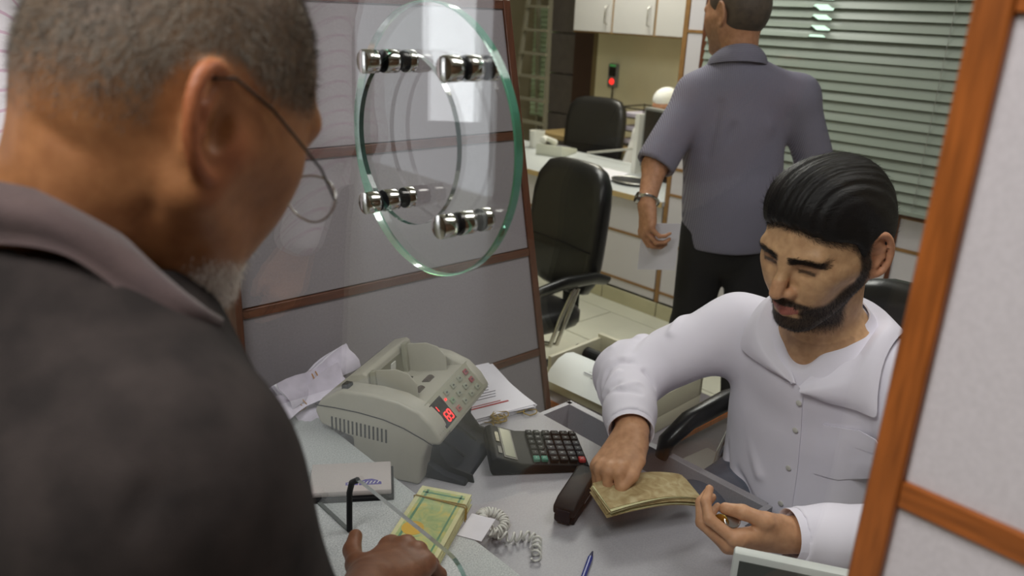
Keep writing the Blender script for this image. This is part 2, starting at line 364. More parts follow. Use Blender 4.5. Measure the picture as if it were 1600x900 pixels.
# ------------------------------------------------------------ counter: desk, ledge
dk = thing('teller_desk', 'pale grey laminate desk top the teller works at, ledge along its front', 'desk', (0, 0, 0.75))
MB().box((-0.3, 0.185, -0.03), (0.558, 1.366, 0.0)).build('top', M_desk, dk, bevel=0.002, seg=2)
MB().box((-0.28, 0.185, -0.749), (-0.26, 1.366, -0.031)).build('front_panel', M_lam, dk)
MB().box((-0.28, 1.34, -0.749), (0.53, 1.362, -0.031)).build('side_panel', M_lamgrey, dk)
MB().box((-0.28, 0.185, -0.749), (0.53, 0.205, -0.031)).build('side_panel', M_lamgrey, dk)
lg = thing('customer_ledge', 'speckled grey raised ledge under the glass where the cash is passed', 'ledge', (0, 0, 0.75))
pr = [(0.108, 0.2), (0.108, 1.28), (0.100, 1.315), (0.084, 1.338), (0.06, 1.346), (-0.36, 1.346), (-0.36, 0.2)]
MB().prism(pr, 0.042, 0.069, axis=2).build('slab', M_ledge, lg, bevel=0.003, seg=2)
MB().box((-0.30, 0.2, 0.0), (0.06, 1.33, 0.042)).build('riser', M_lamgrey, lg)

# open drawer of the desk
dr = thing('open_drawer', 'open empty grey drawer pulled out behind the calculator', 'drawer', (0.56, 0, 0.72))
MB().box((0.0, 1.122, -0.10), (0.132, 1.134, 0.0)).build('side', M_desk, dr); MB().box((0.0, 0.60, -0.10), (0.132, 0.612, 0.0)).build('side', M_desk, dr)
MB().box((0.12, 0.612, -0.12), (0.138, 1.134, 0.0)).build('front', M_desk, dr, bevel=0.001, seg=1); MB().box((-0.25, 0.612, -0.108), (0.12, 1.122, -0.10)).build('bottom', M_lamgrey, dr)

# ------------------------------------------------------------ banknote counting machine
ma = thing('banknote_counter', 'beige banknote counting machine with red 69 display', 'counting machine', (0.2, 1.0, 0.75), math.radians(30))
chk = [(0.030, 0.0), (0.16, 0.0), (0.165, 0.07), (0.232, 0.085), (0.243, 0.112), (0.228, 0.137), (0.185, 0.163), (0.12, 0.167), (0.07, 0.163), (0.03, 0.150), (0.004, 0.128), (-0.012, 0.105), (-0.012, 0.092), (0.012, 0.088), (0.022, 0.06)]
def wprism(prof, a, b, **k): return MB().prism(prof, a, b).build(parent=ma, **k)
wprism(chk, 0.0, 0.046, name='side_housing', m=M_beige, bevel=0.007, seg=4, ang=0.9)
wprism(chk, 0.222, 0.252, name='side_housing', m=M_beige, bevel=0.007, seg=4, ang=0.9)
wprism([(0.055, 0.0), (0.16, 0.0), (0.165, 0.07), (0.232, 0.085), (0.238, 0.112), (0.22, 0.135), (0.15, 0.128), (0.125, 0.128), (0.038, 0.148), (0.034, 0.148), (-0.014, 0.098), (-0.006, 0.090), (0.045, 0.09)], 0.044, 0.224, name='body', m=M_beige, bevel=0.002)
wprism([(0.148, 0.122), (0.158, 0.177), (0.166, 0.181), (0.192, 0.172), (0.236, 0.130), (0.232, 0.116), (0.2, 0.11)], 0.046, 0.238, name='rear_cover', m=M_beige, bevel=0.003)
wprism([(0.1475, 0.128), (0.1555, 0.168), (0.158, 0.168), (0.15, 0.128)], 0.062, 0.21, name='feed_plate', m=mat('dull_metal_plate', (150, 148, 130), 0.3, 0.6))
MB().cbox((0.145, 0.1515, 0.155), (0.018, 0.002, 0.018)).build('sticker', M_white, ma)
# groove lines, vents
MB().tube([(0.05, 0.205, 0.159), (0.222, 0.205, 0.159)], 0.0008, 5).build('cover_seam', M_black, ma)
MB().tube([(-0.0006, b, z) for b, z in ((0.240, 0.124), (0.20, 0.126), (0.15, 0.126), (0.10, 0.122), (0.06, 0.113), (0.02, 0.098), (-0.002, 0.088))], 0.0010, 5).build('housing_seam', M_black, ma)
v0 = MB().cbox((0, 0, 0), (0.0016, 0.0032, 0.027)).build('vent_slot', M_black, ma); v0.location = (-0.0003, 0.095, 0.087+0.002)
for k in range(1, 14): share(v0, 'vent_slot', (-0.0003, 0.095+0.0085*k, 0.089+0.0003*k), ma)
for k in range(4): MB().box((0.006+0.007*k, -0.012, 0.0), (0.009+0.007*k, 0.004, 0.0012), Matrix.Translation((0, 0.0, 0.118)) @ Matrix.Rotation(math.radians(48), 4, 'X')).build('grip_rib', M_beige2, ma)
# wings of the hopper
def wing(x0, x1, nm):
    pf = [(0.058, 0.135), (0.140, 0.120), (0.150, 0.184), (0.105, 0.194), (0.080, 0.190), (0.062, 0.172)]
    wprism(pf, x0, x1, name=nm, m=M_beige, bevel=0.002)
wing(0.060, 0.064, 'hopper_wing'); wing(0.196, 0.200, 'hopper_wing')
wprism([(0.138, 0.125), (0.150, 0.125), (0.156, 0.182), (0.146, 0.184)], 0.054, 0.066, name='wing_stop', m=M_beige2, bevel=0.001)
wprism([(0.138, 0.125), (0.150, 0.125), (0.156, 0.186), (0.146, 0.188)], 0.186, 0.202, name='wing_stop', m=M_beige2, bevel=0.001)
for w_, b_ in ((0.10, 0.075), (0.15, 0.078)):
    MB().cyl((w_-0.012, b_, 0.135), (w_+0.012, b_, 0.135), 0.0095, 14).build('feed_roller', mat('brown_rubber', (66, 54, 46), 0.7), ma)
MB().box((0.095, 0.118, 0.1285), (0.165, 0.142, 0.1315)).build('note_slot', M_black, ma)
MB().box((0.010, 0.176, 0.160), (0.030, 0.190, 0.170)).build('power_switch', M_black, ma, bevel=0.002)
# sloping control panel
sl = math.atan2(0.050, 0.048); PM = Matrix.Translation((0.0, -0.014, 0.0995)) @ Matrix.Rotation(sl, 4, 'X')
MB().box((0.028, 0.004, -0.001), (0.236, 0.070, 0.0030), PM).build('control_panel', M_beige2, ma, bevel=0.001)
ds = MB().box((0.034, 0.010, 0.003), (0.082, 0.062, 0.0040), PM).build('display', mat('display_black', (12, 10, 12), 0.15), ma, bevel=0.002)
M_led = mat('red_led', (255, 40, 40), 0.5, emit=3.0)
seg = {'6': 'afgecd', '9': 'abcdfg', '1': 'bc'}
def digit(ch, cx, cy, h):
    wd = h*0.5; t = h*0.13; m_ = MB()
    S = {'a': (0, h/2, 1), 'g': (0, 0, 1), 'd': (0, -h/2, 1), 'f': (-wd/2, h/4, 0), 'b': (wd/2, h/4, 0), 'e': (-wd/2, -h/4, 0), 'c': (wd/2, -h/4, 0)}
    for q in seg[ch]:
        a, b, hor = S[q]
        m_.cbox((cx+a, cy+b, 0.0044), (wd*0.85, t, 0.0006) if hor else (t, h*0.42, 0.0006), PM)
    m_.build('digit', M_led, ds)
digit('6', 0.0585, 0.024, 0.018); digit('9', 0.0715, 0.024, 0.018); digit('1', 0.046, 0.047, 0.011)
kcol = {(3, 2): (150, 70, 80), (3, 1): (150, 70, 80), (0, 0): (168, 96, 90), (0, 1): (126, 150, 120)}
for i in range(4):
    for j in range(3):
        c_ = kcol.get((i, j), (146, 150, 134)); q = MB().cbox((0.104+0.033*i, 0.018+0.019*j, 0.0045), (0.014, 0.011, 0.004), PM)
        kk = q.build('key', mat('key_%d_%d_%d' % c_, c_, 0.4), ma, bevel=0.0014)
        MB().cbox((0.104+0.033*i, 0.018+0.019*j, 0.0067), (0.006, 0.003, 0.0003), PM).build('mark', mat('key_print', (70, 72, 70), 0.6), kk)
MB().cbox((0.089, 0.048, 0.0035), (0.004, 0.004, 0.003), PM).build('lamp', M_led, ma)
# black stacker under the head
wprism([(0.058, 0.0), (0.058, 0.092), (0.046, 0.092), (0.040, 0.055), (0.024, 0.028), (-0.010, 0.012), (-0.046, 0.008), (-0.050, 0.0)], 0.030, 0.210, name='stacker_tray', m=M_navy, bevel=0.002)
wprism([(0.04, 0.0), (0.04, 0.09), (0.006, 0.088), (0.010, 0.050), (-0.010, 0.024), (-0.056, 0.016), (-0.060, 0.0)], 0.0465, 0.050, name='stacker_cheek', m=M_black)
wprism([(0.04, 0.0), (0.04, 0.09), (0.006, 0.088), (0.010, 0.050), (-0.010, 0.026), (-0.058, 0.018), (-0.062, 0.0)], 0.204, 0.211, name='stacker_cheek', m=M_black, bevel=0.001)
for a, b in ((0.10, 0.018), (0.165, 0.018)):
    MB().tube([(a, 0.03, 0.045), (a, 0.0, 0.030), (a, -0.02, 0.018)], 0.003, 6).build('stacker_fin', M_black, ma)
# paper sheet seen propped against the near side
# ------------------------------------------------------------ calculator
ca = thing('calculator', 'black desktop calculator with grey screen between papers and teller hand', 'calculator', (0.425, 0.968, 0.75), math.radians(-34))
cb = [(-0.094, 0.002), (0.092, 0.002), (0.094, 0.010), (0.092, 0.016), (-0.035, 0.024), (-0.086, 0.040), (-0.096, 0.036), (-0.098, 0.012)]
MB().prism(cb, -0.064, 0.064, axis=1).build('case', M_black, ca, bevel=0.003, seg=3)
th = math.atan2(-0.008, 0.127); CMx = Matrix.Translation((0.0285, 0, 0.0203)) @ Matrix.Rotation(-th, 4, 'Y')
t2 = math.atan2(-0.016, 0.051); DMx = Matrix.Translation((-0.0605, 0, 0.0320)) @ Matrix.Rotation(-t2, 4, 'Y')
MB().box((-0.011, -0.056, 0.0002), (0.016, 0.056, 0.0016), DMx).build('bezel', mat('dark_grey_bezel', (64, 64, 62), 0.3), ca)
MB().box((-0.008, -0.050, 0.0014), (0.013, 0.052, 0.0022), DMx).build('screen', mat('lcd_grey_green', (138, 142, 126), 0.2), ca)
MB().box((-0.021, -0.002, 0.0008), (-0.0135, 0.034, 0.0020), DMx).build('solar_cell', mat('solar_brown', (88, 84, 66), 0.2), ca)
MB().box((-0.021, -0.046, 0.0008), (-0.0135, -0.020, 0.0020), DMx).build('name_plate', mat('dark_plate', (44, 44, 46), 0.3), ca)
M_ktx = mat('key_lettering', (190, 194, 190), 0.6)
cap = [['+', '3', '6', '9', 'M', '%'], ['-', '2', '5', '8', 'M', '*'], ['.', '1', '4', '7', '/', '<'], ['=', '0', '00', 'C', '>', 'x'], ['2', '8', '5', '9', '6', 'v'], ['u', 'g', 'x', '.', '^', 'c']]
us = [-0.037, -0.0215, -0.002, 0.0165, 0.035, 0.052]; ws = [0.0125, 0.0125, 0.0155, 0.0155, 0.0155, 0.013]
for i in range(6):
    for j in range(6):
        v = -0.050+0.0196*j
        cc = (28, 28, 30)
        if j == 0: cc = ((70, 130, 112), (70, 130, 112), (28, 28, 30), (28, 28, 30), (28, 28, 30), (176, 60, 60))[i]
        elif i >= 2 and 1 <= j <= 3: cc = (58, 60, 64)
        K = MB().cbox((us[i], v, 0.0035), (ws[i], 0.0145, 0.007), CMx).build('key', mat('calc_key_%d_%d_%d' % cc, cc, 0.6, spec=0.15), ca, bevel=0.0012, seg=1)
        text('print', cap[j][i], 0.0072, M_ktx, CMx @ Matrix.Translation((us[i], v, 0.0072)) @ Matrix.Rotation(PI/2, 4, 'Z'), K, 0.0001)

# ------------------------------------------------------------ notepad on the ledge, cash, small things
def rectpts(c, u, v, hu, hv): return [(c[0]+u[0]*a*hu+v[0]*b*hv, c[1]+u[1]*a*hu+v[1]*b*hv) for a, b in ((-1, -1), (1, -1), (1, 1), (-1, 1))]
pd = thing('notepad', 'pale grey notepad with purple logo on black backing, lying on the ledge', 'notepad', (0.042, 1.012, 0.819), math.radians(-33))
MB().box((-0.072, -0.052, 0.0), (0.066, 0.040, 0.007)).build('backing', M_black, pd, bevel=0.001, seg=1)
MB().box((-0.07, -0.046, 0.007), (0.062, 0.040, 0.017)).build('pad', mat('pad_grey_paper', (186, 178, 176), 0.7), pd, bevel=0.002)
M_purp = mat('purple_print', (88, 78, 150), 0.7)
lo = MB().box((-0.012, -0.029, 0.0168), (0.008, -0.021, 0.0174))
lo.prism([(0.010, -0.030), (0.046, -0.030), (0.046, -0.024), (0.040, -0.018), (0.030, -0.013), (0.020, -0.014), (0.010, -0.020)], 0.0168, 0.0174, axis=2)
lo.build('logo', M_purp, pd)
lm = MB()
for k in range(5): lm.prism([(0.014+0.006*k, -0.027), (0.0158+0.006*k, -0.027), (0.0190+0.006*k, -0.020), (0.0172+0.006*k, -0.020)], 0.0174, 0.0177, axis=2)
lm.box((-0.009, -0.0265, 0.0174), (-0.001, -0.0245, 0.0177)).build('logo_marks', M_white, pd)

def note_mat(name, base, a, b):
    m = mat(name, base, 0.75); nt = m.node_tree; N = nt.nodes; L = nt.links; bs = N['Principled BSDF']
    tc = N.new('ShaderNodeTexCoord'); no = N.new('ShaderNodeTexNoise'); no.inputs['Scale'].default_value = 42; no.inputs['Detail'].default_value = 4; no.inputs['Distortion'].default_value = 1.4
    L.new(tc.outputs['Object'], no.inputs['Vector']); cr = N.new('ShaderNodeValToRGB')
    e = cr.color_ramp.elements; e[0].position = 0.3; e[0].color = (*lin(a), 1); e[1].position = 0.7; e[1].color = (*lin(b), 1); k = e.new(0.5); k.color = (*lin(base), 1)
    L.new(no.outputs['Fac'], cr.inputs['Fac']); L.new(cr.outputs[0], bs.inputs['Base Color']); return m
M_note = note_mat('green_yellow_note_print', (176, 186, 128), (140, 168, 120), (206, 190, 110))
M_noteb = mat('note_margin', (206, 204, 158), 0.75, var=0.08, scale=60)
M_old = note_mat('worn_brown_note_print', (172, 154, 110), (150, 128, 88), (192, 178, 138))
ux = Vector((0.66, 0.75, 0)).normalized()
cs = thing('banknote_bundle', 'green and yellow banknote bundle with rubber band under customer hand', 'banknotes', (0.074, 0.836, 0.82), math.radians(33.7))
# x = along the notes, away from the hand; y = across
random.seed(3)
for k in range(9):
    a = random.uniform(-0.004, 0.004) if k < 8 else 0; c = random.uniform(-0.003, 0.003) if k < 8 else 0; rz = random.uniform(-0.03, 0.03) if k < 8 else 0
    MB().box((-0.100, -0.042, 0.0), (0.070, 0.042, 0.0022), Matrix.Translation((a, c, 0.0025*k)) @ Matrix.Rotation(rz, 4, 'Z')).build('banknote', M_noteb, cs)
pz = 0.0025*8+0.0022
MB().box((-0.094, -0.035, pz), (0.062, 0.035, pz+0.0003)).build('print', M_note, cs)
MB().box((-0.094, 0.026, pz+0.0003), (0.062, 0.030, pz+0.0005)).box((0.052, -0.035, pz+0.0003), (0.056, 0.035, pz+0.0005)).box((-0.094, -0.030, pz+0.0003), (0.062, -0.027, pz+0.0005)).build('border', mat('note_green_line', (96, 140, 110), 0.7), cs)
MB().lathe([(0.0, 0.0), (0.017, 0.0), (0.017, 0.0003), (0, 0.0003)], 20, Matrix.Translation((-0.04, 0.016, pz+0.0003))).build('rosette', mat('note_orange', (206, 168, 70), 0.7), cs)
for dx in (0.0, 0.006):
    MB().tube([(0.028+dx, -0.0445, 0.0), (0.03+dx, -0.0445, pz), (0.032+dx, -0.041, pz+0.0015), (0.036+dx*0.3, 0.0, pz+0.002), (0.040, 0.041, pz+0.0015), (0.040, 0.0445, pz), (0.040, 0.0445, 0.0)], 0.0011, 6).build('rubber_band', M_rubber, cs, smooth=True)
tag(MB().box((-0.03, -0.02, 0.0), (0.03, 0.02, 0.0006), Matrix.Translation((0.128, 0.793, 0.8195)) @ Matrix.Rotation(0.5, 4, 'Z')).build('paper_slip', M_paper), 'small blank white paper slip beneath the green banknotes', 'paper slip')
# coiled phone cord
def coil(path, turns, R, r, n=10):
    path = [Vector(p) for p in path]; pts = []; S = turns*n
    for i in range(S+1):
        t = i/S*(len(path)-1); k = min(int(t), len(path)-2); f = t-k
        p = path[k].lerp(path[k+1], f); d = (path[min(k+2, len(path)-1)]-path[max(k-1, 0)]).normalized()
        x = d.cross(Vector((0, 0, 1))).normalized(); y = x.cross(d); a = 2*PI*i/n
        pts.append(p+x*math.cos(a)*R+y*math.sin(a)*R)
    return pts
zc = 0.7585
path = [(0.205+0.021*math.cos(a), 0.842+0.021*math.sin(a), zc+0.002*i) for i, a in enumerate(np.linspace(-2.4, 3.2, 12))]+[(0.182, 0.815, zc+0.012), (0.205, 0.795, zc+0.004), (0.232, 0.79, zc), (0.24, 0.770, zc), (0.225, 0.755, zc), (0.205, 0.735, zc)]
tag(MB().tube(coil(path, 34, 0.0075, 0.002), 0.0021, 6).build('telephone_cord', M_white, smooth=True), 'coiled white telephone cord lying on the desk by the ledge', 'telephone cord')
# pen
pn = thing('blue_pen', 'blue ballpoint pen lying on the desk below the stapler', 'pen', (0.255, 0.672, 0.7545), math.atan2(0.07, 0.12))
MB().cyl((-0.10, 0, 0), (0.028, 0, 0), 0.0042, 12).build('barrel', mat('blue_plastic', (34, 44, 130), 0.3), pn); MB().cyl((0.028, 0, 0), (0.044, 0, 0), 0.004, 12, r2=0.0012).build('tip', mat('dark_blue_tip', (24, 28, 70), 0.35), pn)
# black stamp box / stapler
st = thing('stapler', 'black stapler standing on the desk under the hand with old notes', 'stapler', (0.383, 0.812, 0.75), math.radians(24))
MB().prism([(-0.075, 0.0), (0.06, 0.0), (0.06, 0.012), (-0.075, 0.014)], -0.019, 0.019, axis=1).build('base', M_black, st, bevel=0.003)
MB().prism([(-0.080, 0.016), (0.06, 0.016), (0.062, 0.036), (0.04, 0.046), (-0.06, 0.042), (-0.082, 0.034)], -0.020, 0.020, axis=1).build('arm', M_black, st, bevel=0.005, seg=3)
MB().box((-0.03, -0.021, 0.017), (0.055, 0.021, 0.021)).build('magazine', M_steel, st)
MB().box((-0.084, -0.012, 0.006), (-0.074, 0.012, 0.030)).build('nose', M_navy, st, bevel=0.001)

# papers behind the machine: stack with red rule, receipts tied with rubber bands
ps = thing('paper_stack', 'stack of white forms with a red rule beside the counting machine', 'papers', (0.498, 1.225, 0.75), math.radians(-10))
random.seed(11)
for k in range(8):
    rz = random.uniform(-0.12, 0.12) if k < 7 else 0.0
    MB().grid([[(x_, y_, 0.0018*k + (0.012*(y_+0.03)/0.13 if k > 5 and y_ > -0.03 else 0)) for x_ in (-0.085, -0.03, 0.03, 0.082)] for y_ in (-0.10, -0.05, 0.0, 0.05, 0.11)], 0.0012, Mx=Matrix.Rotation(rz, 4, 'Z')).build('sheet', M_paper, ps)
pz = 0.0018*7+0.0012
MB().box((-0.08, -0.062, pz-0.0008), (0.035, -0.058, pz+0.0002)).box((-0.08, -0.052, pz-0.0008), (0.02, -0.0508, pz+0.0004)).build('red_rule', M_redink, ps)
im = MB()
for k in range(7): im.box((-0.06, -0.03+0.0008*k+0.016*k*0.6, pz+0.0006*k), (0.02+0.006*(k % 3), -0.0288+0.0008*k+0.016*k*0.6, pz+0.0006*k+0.0012))
im.build('print', M_ink, ps)
def bundle(loc, rz, tilt, label, n=10, fan=0.03, ln=0.19, wd=0.058):
    b = thing('receipt_bundle', label, 'receipts', loc, 0, 'receipt bundles behind the machine', rot=(tilt, -0.10, rz))
    for k in range(n):
        s_ = (k-(n-1)/2)/n; rows = []
        for x_ in np.linspace(-ln/2, ln/2, 9):
            pinch = math.exp(-(x_/0.045)**2); h = 0.004*(k-(n-1)/2)+fan*s_*(1-pinch); wv = 0.5*wd*(1-0.45*pinch)
            rows.append([(x_+0.01*s_, y_*wv, h+0.006*(1-pinch)*math.sin(3*y_+k)) for y_ in (-1, -0.5, 0, 0.5, 1)])
        MB().grid(rows, 0.0006).build('receipt', M_paper2 if k % 2 else M_paper, b, smooth=True)
    for dx in (-0.006, 0.004):
        hh = 0.004*n/2+0.004; ww = wd*0.29
        MB().tube([(dx+0.003*math.sin(3*a), ww*math.cos(a), hh*math.sin(a)) for a in np.linspace(0, 2*PI, 20, endpoint=False)], 0.0013, 6, closed=True).build('rubber_band', mat('orange_tan_band', (176, 128, 70), 0.6), b, smooth=True)
bundle((0.135, 1.325, 0.862), math.radians(16), 0.95, 'upper receipt bundle in a tan band, fanned towards the machine')
bundle((0.085, 1.285, 0.845), math.radians(10), 0.8, 'lower receipt bundle crossing in front of the fanned one', 6, 0.05)
bundle((0.150, 1.275, 0.815), math.radians(-6), 0.5, 'pinkish receipt bundle tucked behind the machine at the ledge corner', 6, 0.03, 0.16)
# a file box carries the bundles
fb = thing('file_box', 'low grey file box the receipt bundles lie on', 'box', (0.11, 1.315, 0.75)); MB().box((-0.09, -0.045, 0), (0.09, 0.06, 0.05)).build('body', M_lamgrey, fb, bevel=0.002); MB().box((-0.092, -0.047, 0.044), (0.092, 0.062, 0.052)).build('lid', M_lamgrey, fb)
# loose rubber bands
def bandloop(c, r, seed, z=0.752):
    rnd = random.Random(seed); ph = rnd.random()*6
    return [(c[0]+r*(1+0.25*math.sin(2*a+ph))*math.cos(a), c[1]+r*(1+0.25*math.cos(3*a+ph))*math.sin(a), z+0.002*(1+math.sin(2*a+ph))) for a in np.linspace(0, 2*PI, 22, endpoint=False)]
def rband(c, r, seed, label, z=0.752):
    return tag(MB().tube(bandloop(c, r, seed, z), 0.0012, 6, closed=True).build('rubber_band', M_rubber, smooth=True), label, 'rubber band', 'loose rubber bands on the desk')
for k in range(6):
    rband((0.452+0.006*(k % 3), 1.118+0.005*(k//3), 0), 0.010+0.003*(k % 3), 20+k, 'loose tan rubber band in the tangle behind the calculator', 0.7515+0.002*k)
rband((0.412, 1.122), 0.022, 40, 'large loose rubber band beside the calculator screen corner')
rband((0.556-0.02, 1.105), 0.013, 41, 'single round rubber band on the desk edge by the drawer')
rband((0.520, 1.135), 0.018, 42, 'rubber band looped over the corner of the white forms', 0.7525)

# display unit by the right-hand post
du = thing('display_unit', 'small grey display with a white rim, cut off below the teller left cuff', 'display', (0.3815, 0.3455, 0.75), math.radians(-58))
MB().box((-0.135, -0.022, 0.02), (0.135, -0.004, 0.152)).build('housing', mat('pale_grey_housing', (196, 200, 196), 0.45), du, bevel=0.004)
MB().box((-0.127, -0.0235, 0.035), (0.127, -0.021, 0.141)).build('screen', mat('dark_grey_screen', (66, 70, 66), 0.35), du)
MB().box((-0.06, -0.02, 0), (0.06, 0.03, 0.025)).box((-0.02, -0.008, 0.02), (0.02, 0.012, 0.08)).build('foot', M_white, du, bevel=0.003)

# venetian blind in front of the back window
vb = thing('venetian_blind', 'grey-green venetian blind hanging over the back window behind the teller', 'blind', (2.80, 0, 0))
M_slat = mat('grey_green_slat', (140, 150, 140), 0.4, var=0.03, scale=3)
ti = math.radians(-70)
def slat_rows(bent):
    rows = []
    for y in (-0.55, 0.9, 1.68, 1.735, 1.75, 1.808, 1.823, 2.35) if bent else (-0.55, 0.9, 2.35):
        d = 0.75 if bent and 1.74 < y < 1.81 else 0.0; c, s_ = math.cos(d), math.sin(d)
        rows.append([(a*0.0255*c+0.0012*(1-a*a)*s_, y, -a*0.0255*s_+0.0012*(1-a*a)*c) for a in (-1, -0.5, 0, 0.5, 1)])
    return rows
sl0 = MB().grid(slat_rows(False), 0.0006).build('slat', M_slat, vb, smooth=True)
slb = MB().grid(slat_rows(True), 0.0006).build('slat', M_slat, vb, smooth=True)
sl0.location = (0, 0, 0.885); sl0.rotation_euler = (0, ti, 0); slb.location = (0, 0, 0.885+0.041*17); slb.rotation_euler = (0, ti, 0)
rnd = random.Random(5)
for k in range(1, 31):
    if k != 17: share(slb if k in (16, 18, 19) else sl0, 'slat', (0, 0, 0.885+0.041*k), vb, (0.0015*rnd.uniform(-1, 1), ti+rnd.uniform(-0.05, 0.05)+(0.08 if k > 14 else 0), 0))
for y in (0.35, 1.25, 2.13): MB().cyl((-0.012, y, 0.86), (-0.012, y, 2.18), 0.0012, 6).build('ladder_cord', mat('pale_cord', (150, 152, 146), 0.8), vb)
MB().box((-0.02, -0.56, 2.15), (0.03, 2.36, 2.19)).build('head_rail', M_slat, vb); MB().box((-0.015, -0.55, 0.853), (0.015, 2.35, 0.868)).build('bottom_rail', M_slat, vb)
# glowing panel added behind the blind for the bright strips of leaking light
lw = tag(MB().box((3.55, 2.06, 1.50), (3.57, 2.28, 1.80)).build('leak_glow', mat('lit_white', (240, 250, 240), 0.5, emit=1.6)), 'added glowing panel for the light leaking between the slats of the blind', 'lit panel')

# back counter
bc = thing('back_counter', 'long white panelled counter with pale top behind the black chair', 'counter', (2.85, 0, 0))
MB().box((-0.03, 2.52, 0.622), (0.72, 4.6, 0.652)).build('top', mat('counter_top_grey', (196, 200, 202), 0.3, var=0.03, scale=60), bc, bevel=0.002, seg=1)
MB().box((-0.034, 2.52, 0.620), (-0.028, 4.6, 0.650)).build('edging', mat('pale_tan_edge', (186, 160, 112), 0.45), bc)
MB().box((0.022, 2.53, 0.0), (0.045, 4.6, 0.62)).build('carcass', M_grey, bc)
for c, d in ((2.53, 3.27), (3.27, 4.0), (4.0, 4.6)):
    for a, b in ((0.085, 0.144), (0.144, 0.42), (0.42, 0.62)):
        MB().box((0.0, c+0.004, a+0.006), (0.02, d-0.004, b-0.006)).build('panel', M_lam, bc, bevel=0.001, seg=1)
for z in (0.144, 0.42): MB().box((-0.004, 2.53, z-0.007), (0.02, 4.6, z+0.007)).build('rail', M_rail, bc)
for y in (3.27, 4.0): MB().box((-0.003, y-0.006, 0.085), (0.019, y+0.006, 0.62)).build('stile', M_rail, bc)
MB().box((0.6, 2.53, 0), (0.62, 4.6, 0.62)).build('back_board', M_lam, bc)

# things on the back counter
ph = thing('desk_telephone', 'cream desk telephone at the far end of the back counter', 'telephone', (3.36, 3.86, 0.652), math.radians(20))
MB().prism([(-0.12, 0), (0.13, 0), (0.13, 0.03), (0.0, 0.055), (-0.12, 0.075)], -0.10, 0.10, axis=1).build('base', mat('cream_plastic', (196, 198, 184), 0.4), ph, bevel=0.006)
MB().tube([(-0.09, 0.065, 0.095), (-0.05, 0.065, 0.108), (0.03, 0.065, 0.085), (0.10, 0.065, 0.058)], [0.026, 0.018, 0.018, 0.026], 10).build('handset', M_white, ph, smooth=True)
kp = MB()
for i in range(4):
    for j in range(3): kp.cbox((0.0+0.026*i, -0.06+0.026*j, 0.058-0.006*i), (0.016, 0.016, 0.008))
kp.build('keypad', M_ink, ph)
bk = thing('white_beaker', 'small white beaker beside the cream telephone', 'beaker', (3.42, 4.12, 0.652))
MB().lathe([(0, 0), (0.05, 0), (0.056, 0.12), (0.05, 0.12), (0.045, 0.01), (0, 0.01)], 18).build('body', M_white, bk, smooth=True)
tag(MB().grid([[(3.23+0.0*i, 3.60-0.02*j, 0.654) if 0 else (2.98+0.27*i, 3.03+0.48*j+0.08*i, 0.6545+0.004*math.sin(3*j+i)) for i in (0, 0.5, 1)] for j in (0, 0.33, 0.66, 1)], 0.0015).build('document', M_paper), 'white document spread on the back counter beside the monitor', 'document')
ms = thing('black_tray', 'oval black tray with a silver rim on the back counter edge', 'tray', (3.05, 2.93, 0.653))
MB().lathe([(0, 0.004), (0.075, 0.004), (0.09, 0.016), (0.094, 0.016), (0.08, 0.0), (0, 0)], 28, Matrix.Scale(1.35, 4, (0, 1, 0))).build('dish', M_black, ms, smooth=True)
MB().tube([(0.093*math.cos(a), 0.1255*math.sin(a), 0.016) for a in np.linspace(0, 2*PI, 36, endpoint=False)], 0.004, 6, closed=True).build('rim', M_steel, ms, smooth=True)
tag(MB().cyl((3.50, 3.70, 0.672), (3.52, 3.28, 0.765), 0.008, 8).build('grey_rod', mat('grey_rod_paint', (170, 168, 160), 0.5)), 'thin grey rod leaning across the back counter before the far chair', 'rod')
mo = thing('monitor', 'dark flat monitor with grey rim on the back counter beside the walking man', 'monitor', (3.32, 2.86, 0.652), math.radians(-8))
MB().box((-0.03, -0.22, 0.05), (0.02, 0.235, 0.405)).build('housing', mat('mid_grey_housing', (120, 122, 118), 0.5), mo, bevel=0.004)
MB().box((-0.033, -0.205, 0.065), (-0.029, 0.22, 0.39)).build('screen', mat('monitor_dark', (40, 44, 42), 0.25), mo)
MB().box((-0.02, -0.05, 0), (0.02, 0.05, 0.06)).build('neck', M_black, mo); MB().box((-0.08, -0.12, 0), (0.08, 0.12, 0.012)).build('foot', M_black, mo, bevel=0.004)
bd = thing('white_binder', 'white upright binder beside the dark monitor', 'binder', (3.32, 3.122, 0.652), math.radians(-6))
MB().box((-0.02, -0.018, 0), (0.16, -0.014, 0.36)).box((-0.02, 0.014, 0), (0.16, 0.018, 0.36)).box((-0.024, -0.018, 0), (-0.02, 0.018, 0.36)).build('cover', M_white, bd); MB().box((-0.018, -0.013, 0.01), (0.15, 0.013, 0.34)).build('pages', M_paper, bd)
wt = thing('wire_letter_tray', 'black wire letter tray with papers behind the monitor', 'letter tray', (4.38, 3.95, 0.62), 0)
for z in (0.02, 0.12, 0.22):
    MB().tube([(-0.15, -0.12, z), (0.15, -0.12, z), (0.15, 0.12, z), (-0.15, 0.12, z)], 0.005, 6, closed=True).build('wire_shelf', M_black, wt)
    MB().box((-0.14, -0.11, z+0.004), (0.13, 0.1, z+0.03)).build('papers', M_paper2, wt)
for x, y in ((-0.15, -0.12), (-0.15, 0.12), (0.15, 0.12), (0.15, -0.12)): MB().cyl((x, y, 0), (x, y, 0.30), 0.005, 6).build('upright', M_black, wt)
MB().tube([(-0.15, -0.12, 0.29), (0.15, -0.12, 0.29), (0.15, 0.12, 0.29), (-0.15, 0.12, 0.29)], 0.005, 6, closed=True).build('wire_shelf', M_black, wt)
td = thing('office_table', 'pale table with tan edge along the far cream wall', 'table', (4.45, 3.9, 0))
